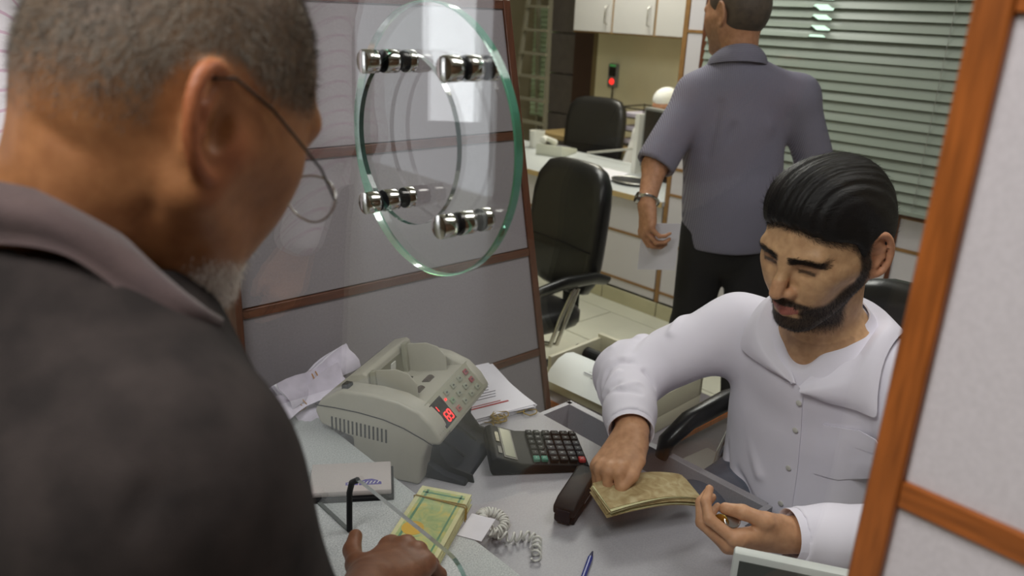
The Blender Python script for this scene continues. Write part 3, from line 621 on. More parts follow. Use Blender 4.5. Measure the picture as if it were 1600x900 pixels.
MB().box((-0.30, -0.9, 0.58), (0.19, 1.0, 0.618)).build('top', mat('pale_tan_edge', (186, 160, 112), 0.45), td)
for x in (-0.27, 0.16):
    for y in (-0.85, 0.95): MB().box((x-0.02, y-0.02, 0), (x+0.02, y+0.02, 0.58)).build('leg', M_steel, td)

# wall cabinets, time clock
M_cab = mat('cabinet_white', (206, 204, 204), 0.5)
M_cedge = mat('cabinet_wood_edge', (150, 120, 78), 0.5)
cys = [3.40, 3.862, 4.277, 4.70]
for k, (lab, a, b) in enumerate((('white wall cabinet nearest the walking man, above the cream wall', 3.45, 3.862), ('middle white wall cabinet between two others above the clock', 3.862, 4.277), ('white wall cabinet at the dark doorway end of the row', 4.277, 4.69))):
    cb_ = thing('wall_cabinet', lab, 'cabinet', (4.3, (a+b)/2, 1.43), 0, 'white cabinets on the far wall'); h = (b-a)/2
    MB().box((0.012, -h, 0), (0.345, h, 0.8)).build('body', M_cedge, cb_)
    dd = MB().box((0.0, -h+0.012, 0.012), (0.014, h-0.012, 0.788)).build('door', M_cab, cb_, bevel=0.001, seg=1)
    MB().tube([(0.0, -h+0.05, 0.07), (-0.03, -h+0.05, 0.08), (-0.03, -h+0.05, 0.20), (0.0, -h+0.05, 0.21)], 0.005, 6).build('handle', M_steel, dd, smooth=True)
wc = thing('time_clock', 'small grey wall terminal with a red light on the cream wall', 'terminal', (4.65, 4.51, 1.0))
MB().box((-0.03, -0.05, 0), (0, 0.05, 0.19)).build('case', mat('terminal_grey', (120, 122, 122), 0.5), wc, bevel=0.01)
MB().box((-0.032, -0.036, 0.09), (-0.029, 0.036, 0.165)).build('screen', M_black, wc); MB().lathe([(0, 0), (0.026, 0), (0.02, 0.01), (0, 0.014)], 18, frame((-0.029, 0, 0.048), (0, 1, 0), (0, 0, 1), (-1, 0, 0))).build('light', mat('red_lamp', (255, 46, 40), 0.5, emit=1.6), wc)
MB().box((-0.033, -0.03, 0.168), (-0.026, 0.03, 0.184)).build('indicator', mat('green_lamp', (70, 150, 80), 0.5, emit=0.4), wc)
MB().cyl((-0.012, 0, -0.36), (-0.012, 0, 0.0), 0.006, 8).build('cable', M_black, wc)

# ladder and shutter by the doorway
la = thing('step_ladder', 'pale aluminium step ladder standing by the green louvred shutter', 'ladder', (4.5, 5.45, 0), 0)
def rail(x0, y0, x1, y1, z1, nm='rail'): MB().tube([(x0, y0, 0), (x1, y1, z1)], 0.022, 4).build(nm, M_alu, la)
rail(-0.02, -0.33, 0.16, -0.12, 2.1); rail(-0.02, 0.20, 0.16, 0.10, 2.1); rail(0.42, -0.30, 0.20, -0.12, 2.1, 'rear_rail'); rail(0.42, 0.2, 0.20, 0.10, 2.1, 'rear_rail')
for k in range(1, 10):
    t = k*0.2/2.1; x = -0.02+0.18*t
    MB().box((x-0.035, -0.33+0.21*t, 0.2*k), (x+0.035, 0.20-0.10*t, 0.2*k+0.022)).build('tread', M_alu, la)
sh = thing('louvred_shutter', 'pale green louvred shutter panel against the grey stone wall', 'shutter', (4.86, 5.55, 0.62))
M_shut = mat('pale_green_paint', (186, 208, 176), 0.5)
MB().box((-0.01, -0.15, 0.0), (0.02, 0.17, 1.0)).build('panel', M_shut, sh)
s0 = MB().box((-0.012, -0.14, -0.018), (0.012, 0.16, 0.018), Matrix.Rotation(0.35, 4, 'Y')).build('slat', M_shut, sh); s0.location = (-0.012, 0, 0.03)
for k in range(1, 22): share(s0, 'slat', (-0.012, 0, 0.03+0.0445*k), sh)

# ------------------------------------------------------------ office chairs
def office_chair(name, label, loc, az, seat=0.46, arms=True, back_h=0.56, back_w=0.46, lean=0.12, arm_h=0.24):
    t = thing(name, label, 'chair', loc, az, 'black office chairs')       # x = facing, y = its left
    def slab(wd, hh, th, bul, c, Mx, m_, nm, sq=4.2):
        n = 28; rings = []
        mb = MB()
        for (sc_, o) in ((0.80, th), (0.94, th*0.8), (1.0, th*0.3), (1.0, -th*0.4), (0.95, -th*0.85), (0.85, -th)):
            ring = []
            for k in range(n):
                a = 2*PI*k/n; cx, cy = math.cos(a), math.sin(a); q = (abs(cx)**sq+abs(cy)**sq)**(-1/sq)
                ring.append((wd/2*cx*q*sc_, hh/2*cy*q*sc_, o+bul*(cx*q*sc_)**2))
            rings.append(ring)
        vs = [p for r in rings for p in r]; fs = [(i*n+k, i*n+(k+1) % n, (i+1)*n+(k+1) % n, (i+1)*n+k) for i in range(5) for k in range(n)]
        vs += [(0, 0, th*1.05), (0, 0, -th*1.05)]; a, b = len(vs)-2, len(vs)-1
        fs += [(a, (k+1) % n, k) for k in range(n)]+[(b, 5*n+k, 5*n+(k+1) % n) for k in range(n)]
        return mb.add(vs, fs, Mx).build(nm, m_, t, smooth=True)
    slab(0.50, 0.48, 0.045, 0.02, None, Matrix.Translation((0.02, 0, seat)) @ Matrix.Rotation(PI/2, 4, 'Z'), M_leather, 'seat')
    bz = seat+0.06+back_h/2
    bM = Matrix.Translation((-0.25-lean*back_h/2, 0, bz)) @ Matrix.Rotation(-lean, 4, 'Y') @ frame((0, 0, 0), (0, 1, 0), (0, 0, 1), (1, 0, 0))
    bk_ = slab(back_w, back_h, 0.045, 0.03, None, bM, M_leather, 'backrest')
    MB().tube([bM @ Vector((x*back_w*0.46, -back_h*0.12, 0.050+0.02*abs(x))) for x in (-1, -0.5, 0, 0.5, 1)], 0.003, 6).build('seam', M_black, bk_)
    MB().box((-0.30, -0.04, seat-0.05), (-0.10, 0.04, seat-0.03)).box((-0.32, -0.04, seat-0.05), (-0.29, 0.04, seat+0.2)).build('back_bracket', M_black, t)
    if arms:
        for s in (-1, 1):
            y = s*0.275
            MB().tube([(-0.27, y*0.93, seat+arm_h-0.02), (-0.18, y, seat+arm_h+0.01), (-0.02, y, seat+arm_h+0.012), (0.10, y, seat+arm_h-0.005), (0.16, y, seat+arm_h-0.035), (0.172, y, seat+arm_h-0.07)], [0.026, 0.034, 0.037, 0.034, 0.029, 0.020], 12, flat=0.62).build('armrest', M_leather, t, smooth=True)
            fr_ = MB()
            for dx in (0.0, 0.035): fr_.tube([(-0.10+dx*0.5, y, seat+arm_h-0.02), (-0.06+dx, y, seat+arm_h-0.12), (-0.01+dx, y*0.98, seat-0.06), (0.02+dx, y*0.7, seat-0.07)], 0.009, 8)
            fr_.build('arm_frame', M_chrome, t, smooth=True)
    MB().cyl((0, 0, 0.09), (0, 0, seat-0.04), 0.025, 14).build('gas_lift', M_black, t)
    b_ = MB()
    for k in range(5):
        a = 2*PI*k/5+0.3; b_.tube([(0, 0, 0.11), (0.15*math.cos(a), 0.15*math.sin(a), 0.095), (0.29*math.cos(a), 0.29*math.sin(a), 0.07)], [0.026, 0.02, 0.014], 8)
    b_.build('base', M_black, t, smooth=True)
    for k in range(5):
        a = 2*PI*k/5+0.3; MB().cyl((0.29*math.cos(a)-0.02*math.sin(a), 0.29*math.sin(a)+0.02*math.cos(a), 0.028), (0.29*math.cos(a)+0.02*math.sin(a), 0.29*math.sin(a)-0.02*math.cos(a), 0.028), 0.026, 12).build('caster', M_black, t)
    return t
office_chair('office_chair', 'empty black leather office chair with chrome arm beside the partition edge', (1.64, 2.345, 0), math.radians(174), 0.355, True, 0.57, 0.46, 0.10, 0.19)
office_chair('office_chair', 'black office chair behind the back counter, before the dark doorway', (3.80, 4.08, 0), math.radians(195), 0.34, True, 0.58, 0.50, 0.12, 0.18)
office_chair('office_chair', 'black office chair under the teller in the white shirt, ribbed armrest showing', (0.82, 0.56, 0), math.radians(174), 0.52, True, 0.50, 0.46, 0.10, 0.26)

# ------------------------------------------------------------ printer on its stand, clutter
sd = thing('printer_stand', 'grey stand with orange-brown top edge under the beige printer', 'stand', (1.05, 1.25, 0))
MB().box((0.0, -0.09, 0.0), (0.42, 0.36, 0.43)).build('body', M_lamgrey, sd)
MB().box((-0.002, -0.095, 0.43), (0.425, 0.365, 0.445)).build('top', M_lamgrey, sd)
MB().box((-0.012, -0.10, 0.43), (-0.002, 0.37, 0.446)).box((-0.002, -0.105, 0.43), (0.43, -0.095, 0.446)).build('edging', M_wood, sd, bevel=0.001, seg=1)
pt = thing('dot_matrix_printer', 'open beige dot matrix printer feeding white paper, behind the drawer', 'printer', (1.10, 1.40, 0.446), math.radians(3))
M_prn = mat('printer_cream', (196, 192, 170), 0.45)
MB().box((0.0, -0.20, 0.0), (0.26, 0.20, 0.05)).build('base', M_prn, pt, bevel=0.004)
MB().box((0.245, -0.20, 0.05), (0.262, 0.20, 0.125)).build('rear_wall', M_prn, pt, bevel=0.002); MB().box((0.0, 0.185, 0.05), (0.26, 0.20, 0.115)).build('side_wall', M_prn, pt, bevel=0.002); MB().box((0.0, -0.20, 0.05), (0.26, -0.185, 0.115)).build('side_wall', M_prn, pt, bevel=0.002)
MB().cyl((0.17, -0.183, 0.078), (0.17, 0.183, 0.078), 0.024, 18).build('platen', M_black, pt); MB().box((0.10, -0.18, 0.05), (0.14, 0.18, 0.075)).build('carriage_rail', M_black, pt)
MB().box((0.11, -0.05, 0.075), (0.16, 0.01, 0.105)).build('print_head', mat('olive_print_head', (120, 120, 84), 0.5), pt); MB().cyl((0.17, 0.2, 0.078), (0.17, 0.225, 0.078), 0.022, 14).build('knob', M_black, pt)
pp = MB().grid([[(x, y, z) for y in (-0.165, -0.05, 0.06, 0.17)] for x, z in ((0.115, 0.092), (0.085, 0.113), (0.05, 0.120), (0.015, 0.112), (-0.02, 0.088), (-0.045, 0.058))], 0.001).build('printed_paper', mat('white_printout', (232, 236, 236), 0.8), pt, smooth=True)
q = MB()
for k in range(9): q.box((0.086-0.012*k, -0.11, 0.119-0.0007*k*k*0.3), (0.09-0.012*k, 0.02+0.012*(k % 4), 0.1195-0.0007*k*k*0.3))
q.build('print', M_ink, pp)
wb_ = thing('waste_basket', 'dark waste basket with a clear plastic bag behind the teller armrest', 'waste basket', (1.28, 0.98, 0))
MB().lathe([(0, 0), (0.10, 0), (0.125, 0.30), (0.119, 0.30), (0.096, 0.01), (0, 0.01)], 20).build('bin', mat('bin_brown', (74, 56, 44), 0.5), wb_, smooth=True)
rows = []
rnd = random.Random(9)
for z, r in ((0.22, 0.128), (0.27, 0.133), (0.31, 0.14), (0.34, 0.12), (0.37, 0.10), (0.39, 0.06)):
    rows.append([((r+rnd.uniform(-0.014, 0.014))*math.cos(a), (r+rnd.uniform(-0.014, 0.014))*math.sin(a), z+rnd.uniform(-0.015, 0.015)) for a in np.linspace(0, 2*PI, 25)])
MB().grid(rows, 0.001).build('plastic_bag', mat('grey_clear_plastic', (190, 194, 190), 0.2, spec=0.7), wb_, smooth=True)
gc_ = thing('floor_case', 'dark grey case with a tan edge standing below the teller armrest', 'case', (1.14, 0.97, 0), math.radians(-4))
MB().box((-0.06, -0.03, 0.0), (0.10, 0.13, 0.40)).build('body', mat('case_dark_grey', (62, 60, 58), 0.5), gc_, bevel=0.003)
MB().box((-0.062, -0.034, 0.395), (0.102, 0.132, 0.412)).build('lid', mat('case_lid_grey', (120, 118, 114), 0.5), gc_, bevel=0.002); MB().box((-0.064, -0.046, 0.0), (0.10, -0.032, 0.412)).build('edging', mat('case_tan_edge', (120, 92, 60), 0.5), gc_)
struct(MB().box((6.95, -4, 0), (7.0, 7.5, 2.7)).build('wall_sky_block', M_grey))  # unseen wall added to shut sky light out behind the blind
# ------------------------------------------------------------ bodies: smooth implicit surfaces turned into one mesh each
def nv(v): v = np.asarray(v, float); return v/np.linalg.norm(v)
class Blob:
    """a list of rounded cones and ellipsoids, blended one after another; all in world metres"""
    def __init__(s): s.ops = []
    def rc(s, a, b, r1, r2=None, k=0.01, flat=None, sub=False):
        a, b = np.array(a, float), np.array(b, float); r2 = r1 if r2 is None else r2; R = max(r1, r2)*1.05
        s.ops.append(('rc', a, b, r1, r2, k, flat, sub, np.minimum(a, b)-R, np.maximum(a, b)+R)); return s
    def el(s, c, ax, rad, k=0.01, sub=False):
        c = np.array(c, float); ax = np.array(ax, float); R = max(rad)*1.02
        s.ops.append(('el', c, ax, np.array(rad, float), None, k, None, sub, c-R, c+R)); return s
    def chain(s, pts, rs, k=0.01, flat=None, sub=False):
        for i in range(len(pts)-1): s.rc(pts[i], pts[i+1], rs[i], rs[i+1], k, flat, sub)
        return s
    @staticmethod
    def one(o, p):
        if o[0] == 'rc':
            _, a, b, r1, r2, k, flat, sub, lo, hi = o; ba = b-a; q = p-a
            if flat is not None:
                n = flat[0]; q = q+np.outer(q@n, n)*(flat[1]-1); ba = ba+n*(ba@n)*(flat[1]-1)
            L2 = max(ba@ba, 1e-12); h = np.clip(q@ba/L2, 0, 1)
            d = np.sqrt(((q-h[:, None]*ba)**2).sum(1))-(r1+(r2-r1)*h)
            return d
        _, c, ax, rad = o[:4]; q = (p-c)@ax.T
        k0 = np.sqrt(((q/rad)**2).sum(1)); k1 = np.sqrt(((q/rad**2)**2).sum(1))
        return np.where(k1 > 1e-9, k0*(k0-1)/np.maximum(k1, 1e-9), -rad.min())
    def comb(s, d, o, p):
        e = s.one(o, p); k = o[5]
        if o[7]: e = -e; h = np.maximum(k-np.abs(d-e), 0)/k; return np.maximum(d, e)+h*h*k/4
        h = np.maximum(k-np.abs(d-e), 0)/k; return np.minimum(d, e)-h*h*k/4
    def ev(s, p):
        d = np.full(len(p), 1.0)
        for o in s.ops: d = s.comb(d, o, p)
        return d
    def mesh(s, h, warp=None):
        lo = np.min([o[8] for o in s.ops if not o[7]], 0)-2*h; hi = np.max([o[9] for o in s.ops if not o[7]], 0)+2*h
        B = 8; bs = B*h; nb = np.ceil((hi-lo)/bs).astype(int)+1
        g = np.stack(np.meshgrid(*[np.arange(x) for x in nb], indexing='ij'), -1).reshape(-1, 3)
        cen = lo+(g+0.5)*bs; hd = bs*0.866
        d = s.ev(cen); act = np.abs(d) < hd*1.8+0.020; g = g[act]; cen = cen[act]; n = len(g)
        li = np.stack(np.meshgrid(*[np.arange(B+1)]*3, indexing='ij'), -1).reshape(-1, 3)
        D = np.full((n, (B+1)**3), 1.0)
        for o in s.ops:
            near = np.linalg.norm(np.maximum(np.maximum(o[8]-cen, cen-o[9]), 0), axis=1) < hd+2*o[5]+0.02
            ix = np.nonzero(near)[0]
            if not len(ix): continue
            pts = (lo+(g[ix][:, None, :]*B+li[None])*h).reshape(-1, 3)
            D[ix] = s.comb(D[ix].reshape(-1), o, pts).reshape(len(ix), -1)
        D = D.reshape(n, B+1, B+1, B+1); ins = D < 0
        c8 = [ins[:, i:i+B, j:j+B, k:k+B] for i in (0, 1) for j in (0, 1) for k in (0, 1)]
        sm = sum(c.astype(np.int8) for c in c8); cell = (sm > 0) & (sm < 8)
        ci = np.argwhere(cell); acc = np.zeros((len(ci), 3)); cnt = np.zeros(len(ci)); b0, x0, y0, z0 = ci.T
        def val(dx, dy, dz): return D[b0, x0+dx, y0+dy, z0+dz]
        for ax in range(3):
            for u in (0, 1):
                for v in (0, 1):
                    p0 = [0, 0, 0]; o1, o2 = [q for q in range(3) if q != ax]; p0[o1] = u; p0[o2] = v; p1 = list(p0); p1[ax] = 1
                    a, b = val(*p0), val(*p1); m = (a < 0) != (b < 0); t = np.where(m, a/np.where(m, a-b, 1), 0)
                    q = np.tile(np.array(p0, float), (len(ci), 1)); q[:, ax] += t; acc[m] += q[m]; cnt[m] += 1
        gc = g[b0]*B+ci[:, 1:]; V = lo+(gc+acc/cnt[:, None])*h
        NN = nb*B+3; key = lambda q: (q[:, 0]*NN[1]+q[:, 1])*NN[2]+q[:, 2]
        ks = key(gc); order = np.argsort(ks); sk = ks[order]
        F = []
        for ax in range(3):
            o1, o2 = [(1, 2), (2, 0), (0, 1)][ax]
            sl0 = [slice(0, B)]*3; sl1 = [slice(0, B)]*3; sl1[ax] = slice(1, B+1)
            a = ins[(slice(None), *sl0)]; b = ins[(slice(None), *sl1)]; e = np.argwhere(a != b)
            gg = g[e[:, 0]]*B+e[:, 1:]; fl = a[e[:, 0], e[:, 1], e[:, 2], e[:, 3]]
            ids = []
            ok = np.ones(len(e), bool)
            for du, dv in ((0, 0), (-1, 0), (-1, -1), (0, -1)):
                q = gg.copy(); q[:, o1] += du; q[:, o2] += dv; kk = key(q); pos = np.clip(np.searchsorted(sk, kk), 0, len(sk)-1)
                ok &= sk[pos] == kk; ids.append(order[pos])
            f = np.stack(ids, 1); f[~fl] = f[~fl][:, ::-1]; F.append(f[ok])
        F = np.concatenate(F)
        return V, F
def vnormals(V, F):
    n = np.cross(V[F[:, 2]]-V[F[:, 0]], V[F[:, 3]]-V[F[:, 1]]); N = np.zeros_like(V)
    for i in range(4): np.add.at(N, F[:, i], n)
    return N/np.maximum(np.linalg.norm(N, axis=1), 1e-12)[:, None]
def relax(V, F, it=1, w=0.5):
    for _ in range(it):
        S = np.zeros_like(V); c = np.zeros(len(V))
        for i in range(4):
            j = (i+1) % 4; np.add.at(S, F[:, i], V[F[:, j]]); np.add.at(c, F[:, i], 1); np.add.at(S, F[:, j], V[F[:, i]]); np.add.at(c, F[:, j], 1)
        V = V*(1-w)+w*S/np.maximum(c, 1)[:, None]
    return V
def creases(V, N, lst):
    """cloth folds and skin lines: (points, half-width, height) along a polyline; negative height presses in"""
    off = np.zeros(len(V))
    for pts, wd, hgt in lst:
        pts = np.array(pts, float); dm = np.full(len(V), 9.0)
        for a, b in zip(pts[:-1], pts[1:]):
            ba = b-a; t = np.clip((V-a)@ba/max(ba@ba, 1e-12), 0, 1); dm = np.minimum(dm, np.linalg.norm(V-a-t[:, None]*ba, axis=1))
        off += hgt*np.exp(-(dm/wd)**2)
    return V+N*off[:, None]
def waves(V, N, amp, freq, seed, dirs=5):
    rs = np.random.RandomState(seed); o = np.zeros(len(V))
    for _ in range(dirs):
        k = nv(rs.normal(size=3))*freq*rs.uniform(0.6, 1.5); o += np.sin(V@k+rs.uniform(0, 6)+1.2*np.sin(V@(k[[1, 2, 0]]*0.6)+rs.uniform(0, 6)))
    return V+N*(amp*o/dirs)[:, None]
def mesh_np(name, V, F, m, parent, base=(0, 0, 0), col=None):
    me = bpy.data.meshes.new(name); V = V-np.array(base)
    me.vertices.add(len(V)); me.vertices.foreach_set('co', V.astype(np.float32).ravel())
    k = F.shape[1]; me.loops.add(F.size); me.loops.foreach_set('vertex_index', F.astype(np.int32).ravel())
    me.polygons.add(len(F)); me.polygons.foreach_set('loop_start', np.arange(0, F.size, k, dtype=np.int32)); me.polygons.foreach_set('loop_total', np.full(len(F), k, dtype=np.int32))
    me.update(calc_edges=True); me.polygons.foreach_set('use_smooth', [True]*len(F))
    if col is not None:
        a = me.color_attributes.new('Col', 'FLOAT_COLOR', 'POINT'); c = np.ones((len(V), 4), np.float32); c[:, :3] = col; a.data.foreach_set('color', c.ravel())
    o = bpy.data.objects.new(name, me); C.objects.link(o); me.materials.append(m)
    if parent is not None: o.parent = parent
    return o
class Fr:
    """a local frame: forward, left, up, with a scale"""
    def __init__(s, o, f, u, sc=1.0):
        s.o = np.array(o, float); s.f = nv(f); u = np.array(u, float); s.u = nv(u-s.f*(u@s.f)); s.l = np.cross(s.u, s.f); s.s = sc; s.ax = np.array([s.f, s.l, s.u])
    def __call__(s, f, l, u): return s.o+s.s*(f*s.f+l*s.l+u*s.u)
    def loc(s, P): return (P-s.o)@s.ax.T/s.s
    def rot(s, yaw=0, pitch=0, roll=0):
        """axes of an ellipsoid turned inside this frame"""
        e = np.array(Euler((roll, pitch, yaw)).to_matrix()); return (s.ax.T@e).T
def face_frame(o, az, pitch, roll=0.0, sc=1.0):
    a, p, r = map(math.radians, (az, pitch, roll)); f = np.array([math.cos(a)*math.cos(p), math.sin(a)*math.cos(p), -math.sin(p)])
    u = np.array([math.cos(a)*math.sin(p), math.sin(a)*math.sin(p), math.cos(p)]); l = np.cross(u, f)
    return Fr(o, f, u*math.cos(r)+l*math.sin(r), sc)

def head(b, h, jaw=1.0, nose=1.0, fat=0.0, ear=1.0, out=1.0, etilt=0.0, occ=0.0):
    s = h.s
    def E(c, r, k=0.02, sub=False, **q): b.el(h(*c), h.rot(**q), [x*s for x in r], k*s, sub)
    def R(a, c, r1, r2=None, k=0.012, sub=False): b.rc(h(*a), h(*c), r1*s, (r1 if r2 is None else r2)*s, k*s, sub=sub)
    E((-0.012+occ*0.5, 0, 0.040), (0.098-occ*0.5, 0.077, 0.083), 0.02)                # braincase
    E((-0.030+occ, 0, 0.012), (0.074, 0.070, 0.070), 0.03)                # occiput
    E((0.034, 0, 0.010), (0.060, 0.064, 0.080), 0.025)                # upper face
    E((0.042, 0, -0.055), (0.047+fat*0.3, 0.050+fat, 0.050*jaw), 0.03)
    for q in (1, -1):
        R((-0.002, q*(0.057+fat*0.6), -0.040), (0.066, q*0.022, -0.098*jaw), 0.016+fat*0.5, 0.014, 0.03)     # jaw line
        R((0.005, q*0.064, -0.008), (0.062, q*0.046, -0.010), 0.014, 0.018, 0.025)                             # cheekbone
        E((0.066, q*0.030, -0.034), (0.024, 0.022, 0.030), 0.02)      # cheek
    R((0.080, 0.008, -0.100*jaw), (0.080, -0.008, -0.100*jaw), 0.0155, None, 0.022)                            # chin
    E((0.066, 0, -0.066), (0.030, 0.030, 0.026), 0.02)                # muzzle
    for q in (1, -1):
        R((0.080, q*0.046, 0.026), (0.091, q*0.014, 0.022), 0.0085, 0.009, 0.016)                              # brow
    for q in (1, -1): E((0.103, q*0.032, 0.004), (0.017, 0.0165, 0.0125), 0.012, True)                         # sockets
    for q in (1, -1):
        E((0.0765, q*0.0315, 0.0035), (0.0135, 0.0145, 0.0125), 0.004)                                         # eyeball under its lids
        R((0.0885, q*0.0215, -0.0015), (0.0840, q*0.0435, -0.0015), 0.0024, 0.0020, 0.003)                     # lower lid
        R((0.0895, q*0.0215, 0.0070), (0.0845, q*0.0440, 0.0060), 0.0028, 0.0024, 0.004)                       # upper lid
    R((0.090, 0, 0.016), (0.106*nose, 0, -0.018), 0.0085, 0.0095, 0.012); R((0.106*nose, 0, -0.018), (0.113*nose, 0, -0.032), 0.0092, 0.0108, 0.008)
    for q in (1, -1):
        E((0.1000, q*0.0135, -0.0360), (0.0120, 0.0078, 0.0078), 0.007)
    for q in (1, -1): E((0.106, q*0.0075, -0.0445), (0.005, 0.0038, 0.004), 0.003, True)                       # nostrils
    # lips
    for q in (1, -1):
        R((0.0985, q*0.004, -0.0640), (0.0890, q*0.0235, -0.0690), 0.0052, 0.0028, 0.006)
        R((0.0975, 0, -0.0755), (0.0885, q*0.0225, -0.0705), 0.0058, 0.0028, 0.006)
    R((0.1045, 0.018, -0.0700), (0.1045, -0.018, -0.0700), 0.0022, None, 0.003, True)
    # ears: rim, bowl, lobe
    for q in (1, -1):
        e_ = ear
        def ep(f, o_, u): return (-0.008+(f+0.008)*e_-etilt*u*e_, q*(0.068+(o_-0.068)*e_*out), u*e_)
        E(ep(-0.016, 0.0765, 0.000), (0.017*e_, 0.0055, 0.028*e_), 0.006, False, yaw=-q*0.40)                   # plate
        rim = [ep(-0.015+0.0205*math.cos(a), 0.0745+0.0155*(0.5-0.5*math.cos(a)), 0.001+0.0335*math.sin(a)) for a in np.radians(np.linspace(15, 285, 34))]
        for a, c in zip(rim[:-1], rim[1:]): R(a, c, 0.0044*e_, None, 0.003)
        E(ep(-0.008, 0.0775, -0.030), (0.0095*e_, 0.0045*e_, 0.0095*e_), 0.006)                                # lobe
        anti = [ep(-0.014, 0.0800, 0.021), ep(-0.0235, 0.0840, 0.008), ep(-0.0225, 0.0840, -0.006), ep(-0.014, 0.0810, -0.018)]
        for a, c in zip(anti[:-1], anti[1:]): R(a, c, 0.0030*e_, None, 0.005)
        E(ep(-0.010, 0.0855, -0.002), (0.0085*e_, 0.0085*e_, 0.0125*e_), 0.006, True)                          # bowl
        R(ep(0.003, 0.0765, -0.002), ep(0.002, 0.0765, -0.012), 0.0042*e_, None, 0.004)                        # tragus

def hand(b, w, side, curl, spread=(6, 1, -4, -10), thumb=((0.045, 0.040, -0.014), (0.075, 0.050, -0.018), (0.098, 0.050, -0.022)), sc=1.0, k=0.010):
    """w: frame at the wrist (forward = along the fingers, up = back of the hand); side +1 puts the thumb on the frame's left.
    curl: for each finger three bend angles. Returns the finger tips."""
    s = w.s*sc
    def P(x, y, z): return w.o+s*(x*w.f+side*y*w.l+z*w.u)
    mcp = [(0.094, 0.028, 0.0), (0.099, 0.007, 0.003), (0.094, -0.013, 0.001), (0.084, -0.031, -0.005)]
    b.rc(P(-0.012, 0, 0), P(0.008, 0, 0), 0.0265*s, 0.0255*s, 0.012, flat=(w.u, 1.2))
    for i, m in enumerate(mcp):
        b.rc(P(0.008, m[1]*0.55, 0), P(m[0]-0.006, m[1], m[2]-0.003), 0.0165*s, 0.0125*s, 0.014*s)
        b.rc(P(m[0]-0.008, m[1], m[2]+0.002), P(m[0], m[1], m[2]), 0.0108*s, 0.0105*s, 0.006*s)
    b.rc(P(0.018, 0.020, -0.010), P(thumb[0][0]-0.004, thumb[0][1]*0.9, thumb[0][2]), 0.0185*s, 0.0145*s, 0.014*s)
    b.rc(P(0.02, -0.024, -0.008), P(0.06, -0.028, -0.010), 0.015*s, 0.013*s, 0.014*s)
    b.chain([P(*t) for t in thumb], [0.0125*s, 0.0108*s, 0.0092*s], 0.006*s)
    ln = [(0.046, 0.027, 0.021), (0.050, 0.031, 0.022), (0.047, 0.029, 0.022), (0.037, 0.021, 0.020)]; rd = [(0.0098, 0.0088, 0.0078, 0.0066), (0.0100, 0.0090, 0.0080, 0.0068), (0.0096, 0.0086, 0.0076, 0.0065), (0.0086, 0.0076, 0.0067, 0.0058)]
    tips = []
    for i in range(4):
        a = 0.0; sp = math.radians(spread[i]); p = np.array(mcp[i]); ptsf = [P(*p)]
        for j in range(3):
            a += math.radians(curl[i][j]); d = np.array([math.cos(a)*math.cos(sp), math.sin(sp)*math.cos(a*0.6), -math.sin(a)]); p = p+d*ln[i][j]; ptsf.append(P(*p))
        b.chain(ptsf, [r*s for r in rd[i]], 0.0035*s); tips.append((ptsf, a))
    return tips

def strands(name, V, N, prob, comb, ln, wd, count, m, parent, base, seed, lift=0.35, jit=0.35, segs=1, bend=0.0, sink=0.001):
    """hairs as thin blades: prob per vertex, comb = direction field (array)"""
    rs = np.random.RandomState(seed); p = prob/prob.sum(); ix = rs.choice(len(V), count, p=p)
    n = N[ix]; c = comb[ix]; c = c-n*(c*n).sum(1)[:, None]; c += rs.normal(size=c.shape)*jit*np.linalg.norm(c, axis=1)[:, None]; c /= np.maximum(np.linalg.norm(c, axis=1), 1e-9)[:, None]
    t = np.cross(n, c); L = ln*rs.uniform(0.6, 1.25, count)[:, None]; P0 = V[ix]-n*sink+rs.normal(size=(count, 3))*0.0012
    rows = []
    for k in range(segs+1):
        q = k/segs; rows.append(P0+c*L*q+n*(lift*L*q-bend*L*q*q)); 
    vs = []; fs = []
    for k in range(segs):
        w_ = wd*(1-k/segs); vs += [rows[k]-t*w_, rows[k]+t*w_]
    vs.append(rows[-1]); vs.append(rows[-1]); K = len(vs)
    A = np.stack(vs, 1).reshape(-1, 3); b0 = np.arange(count)*K; 
    for k in range(segs): fs.append(np.stack([b0+2*k, b0+2*k+1, b0+2*k+3, b0+2*k+2], 1))
    F = np.concatenate(fs)
    o = mesh_np(name, A, F, m, parent, base); return o
def smooth01(x, a, b): t = np.clip((x-a)/(b-a), 0, 1); return t*t*(3-2*t)
def mixc(col, m, c): return col*(1-m[:, None])+np.array(lin(c))*m[:, None]
M_skin = mat('skin', (255, 255, 255), 0.5, attr=True, rgb2=(228, 222, 218), scale=70, bump=0.12, bscale=420, spec=0.4, sss=0.12)
_b = M_skin.node_tree
M_nail = mat('finger_nail', (206, 160, 140), 0.3)
# ------------------------------------------------------------ old customer in front of the glass
cu = thing('person', 'old balding customer in a dark grey polo shirt, back of head and shoulder close', 'person', (-0.46, 0.58, 0))
CB = (-0.46, 0.58, 0)
H1 = face_frame((-0.3600, 0.5711, 1.5077), 13, 24, -6, 1.06)
Nk = np.array((-0.416, 0.606, 1.402)); RS = np.array((-0.418, 0.434, 1.306)); LS = np.array((-0.44, 0.775, 1.320))
b = Blob(); head(b, H1, 1.07, 1.0, 0.008, ear=0.90, out=0.95, etilt=0.30, occ=0.030)
b.rc(H1(-0.020, 0, 0.0), Nk+(-0.004, 0, -0.02), 0.058, 0.066, 0.03); b.rc(H1(-0.022, 0, -0.055), Nk+(-0.012, 0, -0.03), 0.045, 0.052, 0.02)
b.rc(Nk+(-0.03, 0, -0.075), RS, 0.045, 0.055, 0.03); b.rc(Nk+(-0.03, 0, -0.075), LS, 0.045, 0.055, 0.03)
